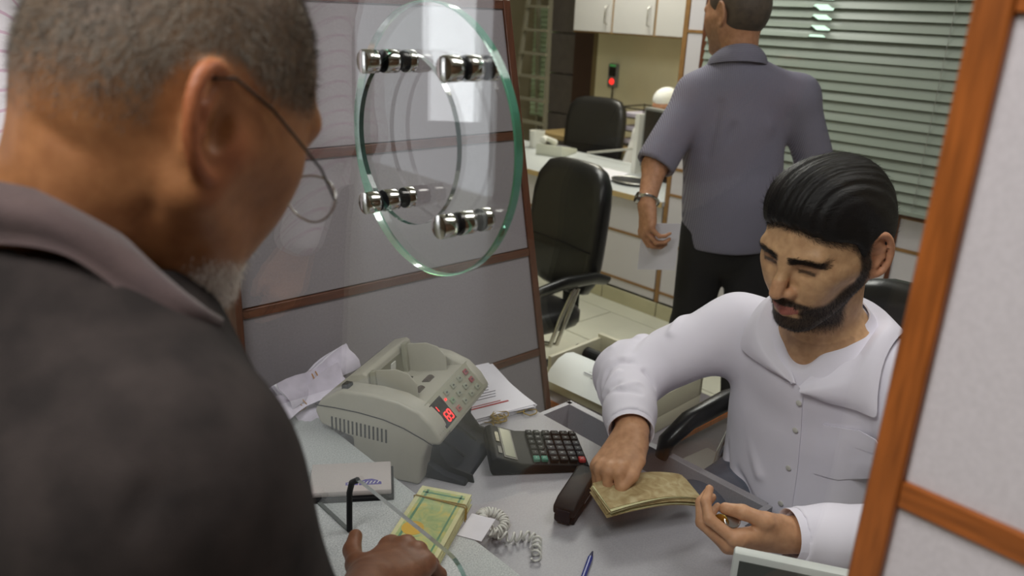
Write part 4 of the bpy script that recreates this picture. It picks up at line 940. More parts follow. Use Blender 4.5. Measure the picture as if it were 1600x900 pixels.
b.el((-0.470, 0.595, 1.12), np.eye(3), (0.105, 0.165, 0.22), 0.05); b.el((-0.465, 0.59, 0.93), np.eye(3), (0.13, 0.165, 0.20), 0.06)
EL = np.array((-0.34, 0.448, 1.05)); WR = np.array((-0.120, 0.700, 0.903))
b.rc(RS, EL, 0.052, 0.042, 0.03); b.rc(EL, WR, 0.042, 0.030, 0.02)
b.rc(LS, (-0.45, 0.85, 1.07), 0.052, 0.042, 0.03); b.rc((-0.45, 0.85, 1.07), (-0.36, 0.78, 0.86), 0.042, 0.030, 0.02)
for y, s_ in ((0.49, -1), (0.68, 1)): b.rc((-0.455, y, 0.86), (-0.47, y, 0.47), 0.085, 0.055, 0.04); b.rc((-0.47, y, 0.47), (-0.50, y, 0.08), 0.055, 0.04, 0.03)
hw = Fr(WR, (0.87, 0.42, -0.16), (0.1, 0.1, 1), 1.06)
hand(b, hw, 1, [(38, 45, 30), (42, 45, 30), (46, 45, 30), (48, 45, 28)], (8, 2, -5, -12), ((0.040, 0.046, -0.006), (0.062, 0.066, -0.004), (0.082, 0.074, 0.004)))
b.rc((-0.36, 0.78, 0.86), (-0.30, 0.77, 0.86), 0.030, 0.036, 0.02)
skin_b = b; V, F = b.mesh(0.0030); N = vnormals(V, F)
P = H1.loc(V); fx, ly, uz = P.T
nkdir = H1.loc(Nk)
V = creases(V, N, [([H1(-0.075, -0.02, -0.035), H1(-0.05, -0.055, -0.045)], 0.006, -0.0022), ([H1(-0.02, -0.062, -0.045), H1(-0.015, -0.058, -0.10)], 0.007, -0.0022), ([H1(0.012, -0.064, -0.03), H1(0.02, -0.06, -0.09)], 0.008, -0.0020), ([H1(0.05, -0.055, -0.03), H1(0.055, -0.045, -0.08)], 0.008, -0.0018)])
hd_ = fx**2+ly**2+uz**2 < 0.17**2
col = np.tile(np.array(lin((160, 110, 70))), (len(V), 1))
hairm = smooth01(uz-0.30*np.minimum(fx, 0.0)+0.006*np.sin(60*ly), -0.015, 0.045)*hd_*(1-smooth01(fx, 0.055, 0.085))*smooth01(np.sqrt((fx+0.016)**2+(np.abs(ly)-0.092)**2*1.5+(uz-0.002)**2), 0.036, 0.046)*(1-smooth01(fx, -0.02, 0.0)*(1-smooth01(uz, 0.02, 0.04)))
top = smooth01(uz, 0.085, 0.118)*smooth01(fx, -0.05, 0.02)
hairm = hairm*(1-0.55*top)
col = mixc(col, 0.8*hairm, (98, 88, 72)); col = mixc(col, hd_*0.5*smooth01(np.abs(ly), 0.079, 0.086), (166, 88, 56))
stub = hd_*smooth01(-uz, 0.072, 0.092)*smooth01(uz, -0.150, -0.132)*smooth01(fx, 0.015, 0.045); col = mixc(col, 0.75*stub, (196, 188, 178))
hm = (V[:, 0] > -0.2) & (V[:, 2] < 1.0); col = mixc(col, hm*1.0, (128, 84, 58))
body = mesh_np('body', V, F, M_skin, cu, CB, col)
comb = np.tile(-H1.u*0.9-H1.f*0.5, (len(V), 1))
M_fuzz = mat('short_grey_hair', (122, 114, 102), 0.7, rgb2=(70, 62, 52), scale=24)
strands('hair', V, N, hairm**1.3+1e-12, comb, 0.0060, 0.00026, 60000, M_fuzz, cu, CB, 1, 0.35, 0.5)
strands('beard', V, N, stub+1e-12, np.tile(-H1.u, (len(V), 1)), 0.005, 0.00032, 9000, mat('white_stubble', (216, 210, 202), 0.7), cu, CB, 2, 0.5, 0.5)
# polo shirt
b = Blob(); o = 0.012
b.rc(Nk+(-0.032, 0, -0.068), RS+(-0.012, 0, 0), 0.063, 0.073, 0.05); b.rc(Nk+(-0.03, 0, -0.060), LS, 0.066, 0.076, 0.05)
b.rc(Nk+(-0.018, 0, -0.048), Nk+(-0.03, 0, -0.12), 0.078, 0.10, 0.05)
b.el((-0.445, 0.585, 1.17), np.eye(3), (0.145, 0.20, 0.26), 0.08); b.el((-0.455, 0.585, 0.95), np.eye(3), (0.155, 0.19, 0.24), 0.08)
b.rc(RS+(-0.012, 0, 0), EL+(-0.02, -0.02, 0.03), 0.072, 0.070, 0.03); b.rc(LS, (-0.45, 0.84, 1.12), 0.070, 0.068, 0.05)
b.rc(H1(-0.035, 0, 0.0), Nk+(0, 0, 0.01), 0.068, 0.078, 0.01, sub=True); b.rc(H1(-0.022, 0, -0.055), Nk+(-0.005, 0, -0.02), 0.056, 0.069, 0.02, sub=True)
V, F = b.mesh(0.007); N = vnormals(V, F)
V = waves(V, N, 0.007, 17, 4, 7); N = vnormals(V, F)
V = creases(V, N, [([RS+(-0.03, -0.07, 0.05), RS+(-0.06, -0.06, -0.02), RS+(-0.09, -0.03, -0.10)], 0.006, -0.004)])
M_polo = mat('dark_grey_polo_cloth', (54, 48, 46), 0.95, rgb2=(37, 33, 32), scale=26, bump=0.5, bscale=900, spec=0.2)
shirt = mesh_np('polo_shirt', V, F, M_polo, cu, CB)
# folded collar: a stand around the neck that turns over and falls
def collar(name, parent, base, m, inner, outer, thick=0.003, fold=0.008, n=6):
    """inner: points along the top fold line; outer: points along the free edge"""
    rows = []
    for a, c in zip(inner, outer):
        a, c = np.array(a), np.array(c); rows.append([tuple(a+(c-a)*t+np.array((0, 0, fold*math.sin(PI*min(1, t*1.6))*0.6))) for t in np.linspace(0, 1, n)])
    return MB().grid([[tuple(np.array(p)-np.array(base)) for p in r] for r in rows], thick).build(name, m, parent, smooth=True)

def arcpts(pts, n):
    """even points along a polyline through pts (Catmull-Rom)"""
    P = [np.array(p, float) for p in pts]; P = [2*P[0]-P[1]]+P+[2*P[-1]-P[-2]]; out = []
    for t in np.linspace(0, len(pts)-1-1e-6, n):
        i = int(t); f = t-i; a, b_, c, d = P[i:i+4]
        out.append(0.5*(2*b_+(c-a)*f+(2*a-5*b_+4*c-d)*f*f+(3*b_-a-3*c+d)*f**3))
    return out
def snap(b, P, off, it=4):
    P = np.array(P, float); e = 0.002
    for _ in range(it):
        d = b.ev(P); g = np.stack([(b.ev(P+np.eye(3)[i]*e)-b.ev(P-np.eye(3)[i]*e))/(2*e) for i in range(3)], 1)
        g /= np.maximum(np.linalg.norm(g, axis=1), 1e-6)[:, None]; P = P-g*(d-off)[:, None]
    return P
def cloth_collar(name, parent, base, m, bl, inner, outer, nu, nv_, off_in, off_out, puff=0.010, thick=0.0028, skin=None, axis=None):
    A = np.array(arcpts(inner, nu)); A = snap(skin, A, off_in) if skin is not None else A
    if axis is not None and off_out is not None: outer = snap(bl, np.array(outer), off_out)
    B = np.array(arcpts(outer, nu)); rows = []
    for j, t in enumerate(np.linspace(0, 1, nv_)):
        q = A*(1-t)+B*t
        if axis is not None:
            n_ = q-np.array(axis); n_[:, 2] = 0; n_ /= np.linalg.norm(n_, axis=1)[:, None]; q = q+n_*puff*math.sin(PI*min(1, t*1.15))+np.array((0, 0, puff*0.6*math.sin(PI*t)))
        elif t > 0.25: q = snap(bl, q, off_in+(off_out-off_in)*t+puff*math.sin(PI*t))
        rows.append([tuple(p) for p in q-np.array(base)])
    return MB().grid(rows, thick).build(name, m, parent, smooth=True)
shirt_b = b
cin = [(-0.41, 0.674, 1.452), (-0.450, 0.668, 1.466), (-0.478, 0.635, 1.474), (-0.486, 0.595, 1.475), (-0.473, 0.560, 1.470), (-0.443, 0.538, 1.4615), (-0.4131, 0.530, 1.441), (-0.3943, 0.5120, 1.4125), (-0.378, 0.504, 1.388), (-0.364, 0.506, 1.371)]
cout = [(-0.40, 0.715, 1.41), (-0.47, 0.715, 1.412), (-0.520, 0.660, 1.420), (-0.515, 0.585, 1.433), (-0.475, 0.533, 1.438), (-0.4434, 0.505, 1.432), (-0.4143, 0.4880, 1.4014), (-0.3919, 0.4760, 1.3850), (-0.3767, 0.4820, 1.3765), (-0.3645, 0.495, 1.3668)]
M_pcol = mat('polo_collar_knit', (82, 66, 64), 0.85, rgb2=(68, 54, 54), scale=30, bump=0.4, bscale=700, sheen=0.2)
cloth_collar('collar', shirt, CB, M_pcol, shirt_b, cin, cout, 60, 10, 0.007, None, 0.010, 0.003, None, Nk)
# spectacles
gl = thing('eyeglasses', 'thin wire-rimmed eyeglasses worn by the old customer', 'eyeglasses', tuple(H1(0.1, 0, 0)))
gb = np.array(H1(0.1, 0, 0)); gq = lambda *c: tuple(H1(*c)-gb); M_wire = mat('dark_wire', (52, 44, 38), 0.3, 0.7)
for q_ in (1, -1):
    MB().tube([gq(-0.030, q_*0.080, 0.022), gq(-0.012, q_*0.083, 0.030), gq(0.02, q_*0.0835, 0.022), gq(0.045, q_*0.082, 0.012), (gq(0.078, q_*0.076, 0.000)), gq(0.112, q_*0.062, -0.016)], 0.0011, 6).build('temple', M_wire, gl, smooth=True)
    lens = [gq(0.119-0.35*abs(a)*0.012, q_*(0.036+0.026*math.cos(t)), -0.022+0.017*math.sin(t)) for t in np.linspace(0, 2*PI, 28, endpoint=False) for a in (math.cos(t),)]
    MB().tube(lens, 0.0009, 6, closed=True).build('rim', M_steel, gl, smooth=True)
    o_ = MB().add(lens, [tuple(range(28))]).build('lens', pane_mat('spectacle_lens_%d' % (q_+1), (0.96, 0.98, 0.98)), gl)
MB().tube([gq(0.119, 0.011, -0.017), gq(0.122, 0, -0.013), gq(0.119, -0.011, -0.017)], 0.001, 6).build('bridge', M_steel, gl, smooth=True)
# ------------------------------------------------------------ teller in the white shirt
te = thing('person', 'seated young teller in a white shirt with black hair and beard, counting old notes', 'person', (0.88, 0.62, 0))
TB = (0.88, 0.62, 0)
H2 = face_frame((0.7375, 0.614, 1.2232), 174.2, 17, 2.6, 1.10)
N2 = np.array((0.835, 0.632, 1.030)); RS2 = np.array((0.842, 0.812, 0.972)); LS2 = np.array((0.862, 0.455, 0.972))
RE2 = np.array((0.660, 0.945, 0.868)); RW2 = np.array((0.486, 0.788, 0.858)); LE2 = np.array((0.70, 0.335, 0.80)); LW2 = np.array((0.500, 0.476, 0.818))
b = Blob(); head(b, H2, 1.0, 1.03)
b.rc(H2(-0.035, 0, -0.01), N2, 0.054, 0.062, 0.03); b.rc(H2(0.005, 0, -0.06), N2+(-0.035, 0, -0.015), 0.040, 0.050, 0.03)
b.rc(N2+(0.01, 0, -0.02), RS2, 0.058, 0.056, 0.05); b.rc(N2+(0.01, 0, -0.02), LS2, 0.058, 0.056, 0.05)
b.el((0.875, 0.635, 0.83), np.eye(3), (0.115, 0.165, 0.22), 0.06); b.el((0.885, 0.625, 0.66), np.eye(3), (0.125, 0.155, 0.12), 0.06)
b.rc(RS2, RE2, 0.048, 0.040, 0.03); b.rc(RE2, RW2, 0.040, 0.028, 0.02); b.rc(LS2, LE2, 0.048, 0.040, 0.03); b.rc(LE2, LW2, 0.040, 0.028, 0.02)
for y in (0.54, 0.72): b.rc((0.87, y, 0.635), (0.48, y+(y-0.63)*0.4, 0.61), 0.076, 0.058, 0.04); b.rc((0.48, y+(y-0.63)*0.4, 0.61), (0.52, y+(y-0.63)*0.4, 0.09), 0.054, 0.036, 0.02)
rh = Fr(RW2, (-0.90, -0.20, -0.32), (-0.30, 0.25, 0.90), 1.0)
hand(b, rh, 1, [(58, 66, 34), (60, 68, 34), (62, 68, 34), (64, 64, 30)], (3, 1, -2, -5), ((0.050, 0.038, -0.012), (0.082, 0.042, -0.016), (0.106, 0.034, -0.021)))
lh = Fr(LW2, (-0.84, 0.53, -0.10), (-0.42, -0.66, -0.62), 1.02)
hand(b, lh, -1, [(48, 46, 30), (52, 52, 34), (56, 54, 34), (58, 52, 32)], (5, 1, -3, -8), ((0.046, 0.044, -0.016), (0.076, 0.044, -0.034), (0.096, 0.032, -0.046)))
hb = Blob(); s_ = H2.s
def HE(c, r, k=0.02, sub=False, **q): hb.el(H2(*c), H2.rot(**q), [x*s_ for x in r], k*s_, sub)
HE((-0.014, 0, 0.044), (0.1065, 0.0845, 0.0935)); HE((0.030, 0, 0.084), (0.064, 0.064, 0.050), 0.03); HE((-0.038, 0, 0.010), (0.076, 0.076, 0.075), 0.03)
HE((0.128, 0, 0.000), (0.075, 0.16, 0.082), 0.012, True); HE((0.062, 0, -0.055), (0.085, 0.15, 0.110), 0.012, True)
HE((-0.03, 0, -0.150), (0.14, 0.14, 0.105), 0.012, True)
for q_ in (1, -1): HE((-0.012, q_*0.088, -0.006), (0.026, 0.022, 0.038), 0.008, True)
for q_ in (1, -1): hb.rc(H2(0.014, q_*0.0705, 0.050), H2(0.0135, q_*0.0695, -0.020), 0.0105*s_, 0.006*s_, 0.01)
V, F = b.mesh(0.0030); N = vnormals(V, F); fx, ly, uz = H2.loc(V).T
hd_ = (fx**2+ly**2+(uz*0.9)**2 < 0.155**2)
SK = (216, 174, 132); col = np.tile(np.array(lin(SK)), (len(V), 1)); al = np.abs(ly)
beardline = -0.028-0.030*smooth01(fx, 0.01, 0.075)                       # upper edge of the cheek beard
bm_ = smooth01(beardline-uz, -0.006, 0.010)*smooth01(fx, -0.008, 0.010)*smooth01(uz, -0.150, -0.125)
bm_ = np.maximum(bm_, smooth01(fx, -0.004, 0.006)*(1-smooth01(fx, 0.018, 0.028))*smooth01(al, 0.056, 0.064)*(uz < 0.03)*smooth01(uz, -0.14, -0.1))
lips = (fx > 0.080)*(((uz+0.070)/0.0085)**2+(al/0.024)**2 < 1.0)
must = smooth01(-0.0515-uz-0.25*np.maximum(al-0.012, 0), -0.003, 0.003)*smooth01(uz, -0.072, -0.063)*(fx > 0.070)*(1-smooth01(al, 0.034, 0.042))*(1-lips)
mouthgap = (fx > 0.08)*(1-smooth01(al, 0.020, 0.028))*smooth01(uz, -0.085, -0.081)*smooth01(-0.060-uz, 0, 0.003)
bm_ = np.maximum(bm_*(1-mouthgap*0.9), must)*hd_; bm_ = bm_*(1-lips)
col = mixc(col, 0.93*bm_, (34, 27, 25))
col = mixc(col, 1.0*lips*hd_, (186, 116, 104))
br_c = 0.0205-0.004*smooth01(al, 0.036, 0.056); brow = hd_*(fx > 0.055)*smooth01(0.0078-np.abs(uz-br_c), 0, 0.003)*smooth01(al, 0.006, 0.012)*(1-smooth01(al, 0.053, 0.061))
col = mixc(col, 0.92*brow, (26, 20, 18))
lash_shade = hd_*(fx > 0.06)*smooth01(0.0046-np.abs(uz-0.0040+0.0026*((al-0.032)/0.012)**2), 0, 0.0020)*smooth01(al, 0.018, 0.021)*(1-smooth01(al, 0.044, 0.047)); col = mixc(col, 0.85*lash_shade, (34, 24, 22))  # lashes widened into a dark band that stands for the eye's shade
lid_shade = hd_*(fx > 0.06)*smooth01(0.012-np.abs(uz-0.009), 0, 0.007)*smooth01(al, 0.014, 0.02)*(1-smooth01(al, 0.045, 0.052)); col = mixc(col, 0.5*lid_shade*(1-lash_shade)*(1-brow), (128, 84, 68))  # lid shade painted into the skin tone under the brow
col = mixc(col, 0.40*hd_*(al > 0.0755)*(1-bm_)*(fx < 0.004), (206, 120, 100)); col = mixc(col, 0.25*hd_*(fx > 0.095)*(uz > -0.05)*(uz < -0.01), (206, 130, 104))
scalp = hd_*smooth01(uz-0.045+0.45*fx, 0.06, 0.085)*(1-smooth01(fx, 0.075, 0.09))*0
hl_ = 1-smooth01(hb.ev(V), 0.0, 0.010); hl_ = hl_*hd_*(al < 0.0745); col = mixc(col, 0.75*hl_, (40, 32, 29))
chest = (~hd_)*(V[:, 2] > 0.94)*(V[:, 0] < 0.80); col = mixc(col, 0.25*chest, (140, 104, 86))
hands = V[:, 0] < 0.56; col = mixc(col, 0.5*hands*(V[:, 2] < 0.95), (196, 140, 110))
mesh_np('body', V, F, M_skin, te, TB, col)
M_bhair = mat('black_hair', (10, 9, 9), 0.55, bump=0.3, bscale=300, spec=0.25)
V0, N0 = V, N
strands('beard', V, N, bm_*hd_+1e-12, np.tile(-H2.u+H2.f*0.25, (len(V), 1)), 0.0050, 0.00020, 22000, M_bhair, te, TB, 5, 0.45, 0.4)
strands('eyebrows', V, N, brow+1e-12, np.where((ly > 0)[:, None], H2.l, -H2.l)+H2.u*0.25, 0.0065, 0.00024, 4200, M_bhair, te, TB, 6, 0.25, 0.3)
# hair: a combed-back cap
V, F = hb.mesh(0.0032); N = vnormals(V, F); L_ = H2.loc(V)
gro = 0.0011*np.sin(L_[:, 1]*520+9*np.sin(L_[:, 0]*14))+0.0009*np.sin(L_[:, 1]*270+2.0+5*np.sin(L_[:, 0]*11)); gro = gro*smooth01(L_[:, 2], 0.03, 0.07)
V = V+N*gro[:, None]; hair = mesh_np('hair', V, F, M_bhair, te, TB); N = vnormals(V, F)
strands('hairline', V0, N0, hl_*(hb.ev(V0) > -0.002)+1e-12, np.tile(-H2.f*0.8-H2.u*0.6, (len(V0), 1)), 0.007, 0.00018, 5000, M_bhair, te, TB, 15, 0.35, 0.3)
strands('hair_strands', V, N, smooth01(L_[:, 2], 0.0, 0.04)+0.25, np.tile(-H2.f*1.0-H2.u*0.15, (len(V), 1))+H2.l*0.5*np.sign(L_[:, 1:2])*np.clip(np.abs(L_[:, 1:2])/0.07, 0, 1), 0.026, 0.00030, 9000, mat('black_hair_sheen', (10, 9, 9), 0.45, spec=0.25), te, TB, 8, 0.035, 0.10, 3, 0.10)['label'] = 'combed-back black strands'
# shirt
sb = Blob()
sb.rc(N2+(0.012, 0, -0.045), RS2+(0, 0.0, -0.004), 0.066, 0.066, 0.06); sb.rc(N2+(0.012, 0, -0.045), LS2+(0, 0, -0.004), 0.066, 0.066, 0.06)
sb.el((0.872, 0.635, 0.83), np.eye(3), (0.132, 0.178, 0.235), 0.07); sb.el((0.88, 0.625, 0.66), np.eye(3), (0.142, 0.170, 0.12), 0.08)
sb.rc(N2+(0.005, 0, 0.0), N2+(0, 0, -0.08), 0.070, 0.10, 0.04)
cuR = RW2+(RE2-RW2)*0.10; cuL = LW2+(LE2-LW2)*0.06
sb.rc(RS2, RE2, 0.067, 0.063, 0.05); sb.rc(RE2, cuR+(RE2-RW2)*0.25, 0.063, 0.050, 0.04); sb.rc(cuR+(RE2-RW2)*0.25, cuR, 0.046, 0.044, 0.02)
sb.rc(LS2, LE2, 0.067, 0.060, 0.05); sb.rc(LE2, cuL+(LE2-LW2)*0.25, 0.060, 0.048, 0.04); sb.rc(cuL+(LE2-LW2)*0.25, cuL, 0.045, 0.044, 0.02)
full_b = Blob(); full_b.ops = list(sb.ops)
for c_, w_, e_ in ((cuR, RW2, RE2), (cuL, LW2, LE2)):
    d_ = nv(w_-e_); sb.rc(c_-d_*0.010, c_+d_*0.12, 0.0365, 0.040, 0.004, sub=True); sb.el(c_+d_*0.046, Fr((0, 0, 0), d_, (0.1, 0.2, 1)).ax, (0.05, 0.10, 0.10), 0.004, True)
sb.rc(H2(-0.035, 0, -0.01), N2+(0, 0, -0.01), 0.060, 0.068, 0.008, sub=True)
sb.rc(N2+(-0.045, 0, 0.03), N2+(-0.135, -0.012, -0.060), 0.050, 0.010, 0.006, sub=True)
V, F = sb.mesh(0.0040); N = vnormals(V, F)
V = waves(V, N, 0.0035, 28, 12, 6); N = vnormals(V, F)
def seg_(a, c, t0, t1): a, c = np.array(a), np.array(c); return [a+(c-a)*t0, a+(c-a)*t1]
fol = []
rnd = random.Random(21)
ax_ = nv(RE2-RW2); cx_ = nv(np.cross(ax_, (0, 0, 1))); ux_ = np.cross(cx_, ax_)
for k in range(9):                                                        # bunched folds round the elbow and forearm
    c = RE2+(RW2-RE2)*(0.02+0.075*k); an = rnd.uniform(1.6, 4.2); R_ = 0.058
    pts = [c+R_*(cx_*math.cos(t)+ux_*math.sin(t))+ax_*0.02*math.sin(t*2+k) for t in np.linspace(an-1.6, an+1.2, 7)]
    fol.append((pts, 0.007, 0.0065 if k % 2 else -0.007))
ua = nv(RS2-RE2); ca = nv(np.cross(ua, (0, 0, 1))); va = np.cross(ca, ua)
for k in range(6):
    c = RE2+(RS2-RE2)*(0.15+0.12*k); an = rnd.uniform(2.0, 4.4)
    fol.append(([c+0.064*(ca*math.cos(t)+va*math.sin(t))+ua*0.05*(t-an) for t in np.linspace(an-0.9, an+0.9, 6)], 0.009, -0.007 if k % 2 else 0.0065))
for a, c, h_ in (((0.74, 0.78, 0.94), (0.725, 0.70, 0.82), -0.005), ((0.735, 0.755, 0.88), (0.735, 0.66, 0.74), 0.004), ((0.72, 0.47, 0.90), (0.74, 0.52, 0.74), -0.004), ((0.74, 0.72, 0.72), (0.745, 0.60, 0.66), -0.006), ((0.74, 0.70, 0.66), (0.745, 0.52, 0.68), 0.005), ((0.75, 0.44, 0.99), (0.73, 0.50, 0.88), -0.004), ((0.78, 0.79, 0.78), (0.76, 0.70, 0.62), -0.005)):
    fol.append(([a, tuple((np.array(a)+np.array(c))/2+(0, 0, -0.01)), c], 0.010, h_*1.7))
V = creases(V, N, fol)
V = relax(V, F, 1, 0.4)
M_shirt = mat('white_shirt_cotton', (232, 228, 240), 0.85, bump=0.25, bscale=1400, var=0.015, scale=12, sheen=0.1)
ts = mesh_np('shirt', V, F, M_shirt, te, TB)
for c_, w_, e_, r_ in ((cuR, RW2, RE2, 0.0435), (cuL, LW2, LE2, 0.0435)):
    fq = Fr(c_, w_-e_, (0, 0, 1)); rows = []
    for t_, rr in ((-0.052, 1.10), (-0.040, 1.09), (-0.02, 1.04), (0.0, 1.0), (0.010, 0.985), (0.013, 0.97), (0.012, 0.93), (0.0, 0.92)):
        rows.append([tuple(fq(t_, rr*r_*math.cos(a), rr*r_*0.94*math.sin(a))-np.array(TB)) for a in np.linspace(0, 2*PI, 41)])
    MB().grid(rows).build('cuff', M_shirt, ts, smooth=True)
# placket, pocket, buttons, collar, cuff edges
pl = [(0.745, 0.617, 0.955), (0.73, 0.61, 0.90), (0.73, 0.605, 0.84), (0.73, 0.60, 0.78), (0.73, 0.595, 0.70), (0.74, 0.59, 0.62)]
pa = np.array(arcpts(pl, 16)); A = snap(full_b, pa+(0, 0.014, 0), 0.0035); B = snap(full_b, pa-(0, 0.014, 0), 0.0035); Mi = snap(full_b, pa, 0.0045)
MB().grid([[tuple(q-np.array(TB)) for q in r] for r in (A, Mi, B)], 0.002).build('placket', M_shirt, ts, smooth=True)
for z in (0.925, 0.865, 0.785, 0.71):
    p = snap(full_b, np.array([(0.73, 0.603, z)]), 0.006)[0]-np.array(TB)
    MB().lathe([(0, 0), (0.0045, 0), (0.0055, 0.001), (0.0045, 0.002), (0, 0.0014)], 14, frame(p, (0, 1, 0), (0, 0, 1), (-1, 0, 0))).build('button', mat('pearl_button', (206, 204, 196), 0.25), ts, smooth=True)
g0 = [[(0.735, y, z) for z in np.linspace(0.79, 0.89, 7)] for y in np.linspace(0.455, 0.555, 7)]
g1 = snap(full_b, np.array(g0).reshape(-1, 3), 0.0035).reshape(7, 7, 3)-np.array(TB)
MB().grid([[tuple(q) for q in r] for r in g1], 0.002).build('pocket', M_shirt, ts, smooth=True)
cin = [(0.722, 0.612, 0.962), (0.748, 0.648, 0.992), (0.775, 0.685, 1.030), (0.80, 0.702, 1.052), (0.84, 0.708, 1.075), (0.895, 0.675, 1.092), (0.902, 0.612, 1.092), (0.86, 0.562, 1.082), (0.82, 0.558, 1.062), (0.782, 0.572, 1.028), (0.752, 0.590, 0.990), (0.722, 0.606, 0.958)]
cot = [(0.722, 0.622, 0.962), (0.732, 0.690, 0.968), (0.745, 0.745, 0.975), (0.785, 0.755, 1.005), (0.85, 0.748, 1.028), (0.935, 0.70, 1.05), (0.94, 0.592, 1.05), (0.88, 0.510, 1.025), (0.82, 0.492, 1.000), (0.748, 0.478, 0.945), (0.735, 0.535, 0.940), (0.722, 0.594, 0.948)]
cloth_collar('collar', ts, TB, M_shirt, full_b, cin, cot, 72, 9, 0.009, 0.012, 0.010, 0.0025)
# trousers
tb_ = Blob(); tb_.el((0.885, 0.625, 0.64), np.eye(3), (0.14, 0.165, 0.10), 0.06)
for y in (0.54, 0.72): ky = y+(y-0.63)*0.4; tb_.rc((0.87, y, 0.635), (0.48, ky, 0.61), 0.088, 0.070, 0.04); tb_.rc((0.48, ky, 0.61), (0.52, ky, 0.10), 0.068, 0.060, 0.03)
V, F = tb_.mesh(0.009); N = vnormals(V, F); V = waves(V, N, 0.004, 26, 3, 5)
mesh_np('trousers', V, F, mat('grey_blue_trousers', (96, 102, 116), 0.9, var=0.08, scale=60, bump=0.3, bscale=800), te, TB)
for y in (0.50, 0.76): MB().prism([(0.41, 0.0), (0.58, 0.0), (0.58, 0.08), (0.50, 0.09), (0.43, 0.05), (0.40, 0.02)], y-0.045, y+0.045, Matrix.Translation((-TB[0], -TB[1], 0)), axis=1).build('shoe', M_black, te, bevel=0.012, seg=3)

# notes in his right hand, coins in his left
nb = thing('banknote_bundle', 'thick bent bundle of worn brown banknotes in the teller right hand', 'banknotes', (0.440, 0.706, 0.800), math.radians(-24))
rnd = random.Random(31)
for k in range(12):
    dx, dy, rz = (rnd.uniform(-0.006, 0.006), rnd.uniform(-0.004, 0.004), rnd.uniform(-0.03, 0.05)) if k < 11 else (0, 0, 0)
    rows = [[(x, y, 0.0013*k-0.35*max(x-0.01, 0)**1.5*(1.0+0.03*k)-0.9*(x+0.0)**2+0.10*y*0.3) for x in np.linspace(-0.088, 0.088, 13)] for y in (-0.037, 0.0, 0.037)]
    MB().grid(rows, 0.0010, Mx=Matrix.Translation((dx, dy, 0)) @ Matrix.Rotation(rz, 4, 'Z')).build('banknote', (M_old, M_noteb, M_old)[k % 3] if k < 11 else M_old, nb, smooth=True)
pc = lh.o-(0, 0, 0)
def coin(off, axis, m_, label):
    p = lh.o+lh.s*(off[0]*lh.f-off[1]*lh.l+off[2]*lh.u)
    c_ = thing('coin', label, 'coin', tuple(p), 0, 'coins in the teller left hand'); z = Vector(axis).normalized(); x = z.orthogonal().normalized()
    MB().lathe([(0, -0.0009), (0.0115, -0.0009), (0.0125, -0.0006), (0.0125, 0.0006), (0.0115, 0.0009), (0.0108, 0.0006), (0, 0.0006)], 28, frame((0, 0, 0), x, z.cross(x), z)).build('disc', m_, c_)
coin((0.088, 0.026, -0.028), (-0.5, -0.5, 0.7), M_steel, 'silver coin under the teller left thumb')
coin((0.104, 0.020, -0.030), (-0.9, -0.2, 0.3), mat('brass_coin', (190, 160, 80), 0.25, 1.0), 'brass coin held against the bent left fingers')
# ------------------------------------------------------------ walking man in the striped shirt, seen from behind
def stripe_dir(name, a, c, period, duty, dirv, rough=0.85):
    m = bpy.data.materials.new(name); m.use_nodes = True; nt = m.node_tree; Nn = nt.nodes; L = nt.links; bs = Nn['Principled BSDF']; bs.inputs['Roughness'].default_value = rough
    tc = Nn.new('ShaderNodeTexCoord'); vm = Nn.new('ShaderNodeVectorMath'); vm.operation = 'DOT_PRODUCT'; vm.inputs[1].default_value = tuple(x/period for x in dirv); L.new(tc.outputs['Object'], vm.inputs[0])
    fr = Nn.new('ShaderNodeMath'); fr.operation = 'FRACT'; L.new(vm.outputs['Value'], fr.inputs[0]); lt = Nn.new('ShaderNodeMath'); lt.operation = 'LESS_THAN'; lt.inputs[1].default_value = duty; L.new(fr.outputs[0], lt.inputs[0])
    mx = Nn.new('ShaderNodeMix'); mx.data_type = 'RGBA'; mx.inputs[6].default_value = (*lin(a), 1); mx.inputs[7].default_value = (*lin(c), 1); L.new(lt.outputs[0], mx.inputs[0]); L.new(mx.outputs[2], bs.inputs['Base Color']); return m
wm = thing('person', 'man walking away in a blue-grey striped shirt, white sheet in his lowered hand', 'person', (1.86, 1.50, 0))
WB = (1.86, 1.50, 0); H3 = face_frame((1.815, 1.555, 1.592), 80, 8, 0, 1.03); BF = Fr((0, 0, 0), (math.cos(0.87), math.sin(0.87), 0), (0, 0, 1))
N3 = np.array((1.812, 1.525, 1.462)); LS3 = np.array((1.735, 1.612, 1.338)); RS3 = np.array((1.975, 1.385, 1.345)); LE3 = np.array((1.550, 1.615, 1.115)); LW3 = np.array((1.455, 1.560, 1.008)); RE3 = np.array((2.07, 1.32, 1.10)); RW3 = np.array((2.02, 1.36, 0.87))
b = Blob(); head(b, H3, 1.0, 1.0)
b.rc(H3(-0.035, 0, -0.01), N3, 0.054, 0.060, 0.03); b.rc(N3+(0, 0, -0.06), LS3, 0.045, 0.050, 0.03); b.rc(N3+(0, 0, -0.06), RS3, 0.045, 0.050, 0.03)
b.el((1.835, 1.515, 1.20), BF.ax, (0.105, 0.155, 0.22), 0.06); b.el((1.86, 1.50, 0.93), BF.ax, (0.11, 0.145, 0.18), 0.06)
b.rc(LS3, LE3, 0.046, 0.040, 0.03); b.rc(LE3, LW3, 0.040, 0.028, 0.02); b.rc(RS3, RE3, 0.046, 0.040, 0.03); b.rc(RE3, RW3, 0.040, 0.028, 0.02)
hl = BF.l*0.085
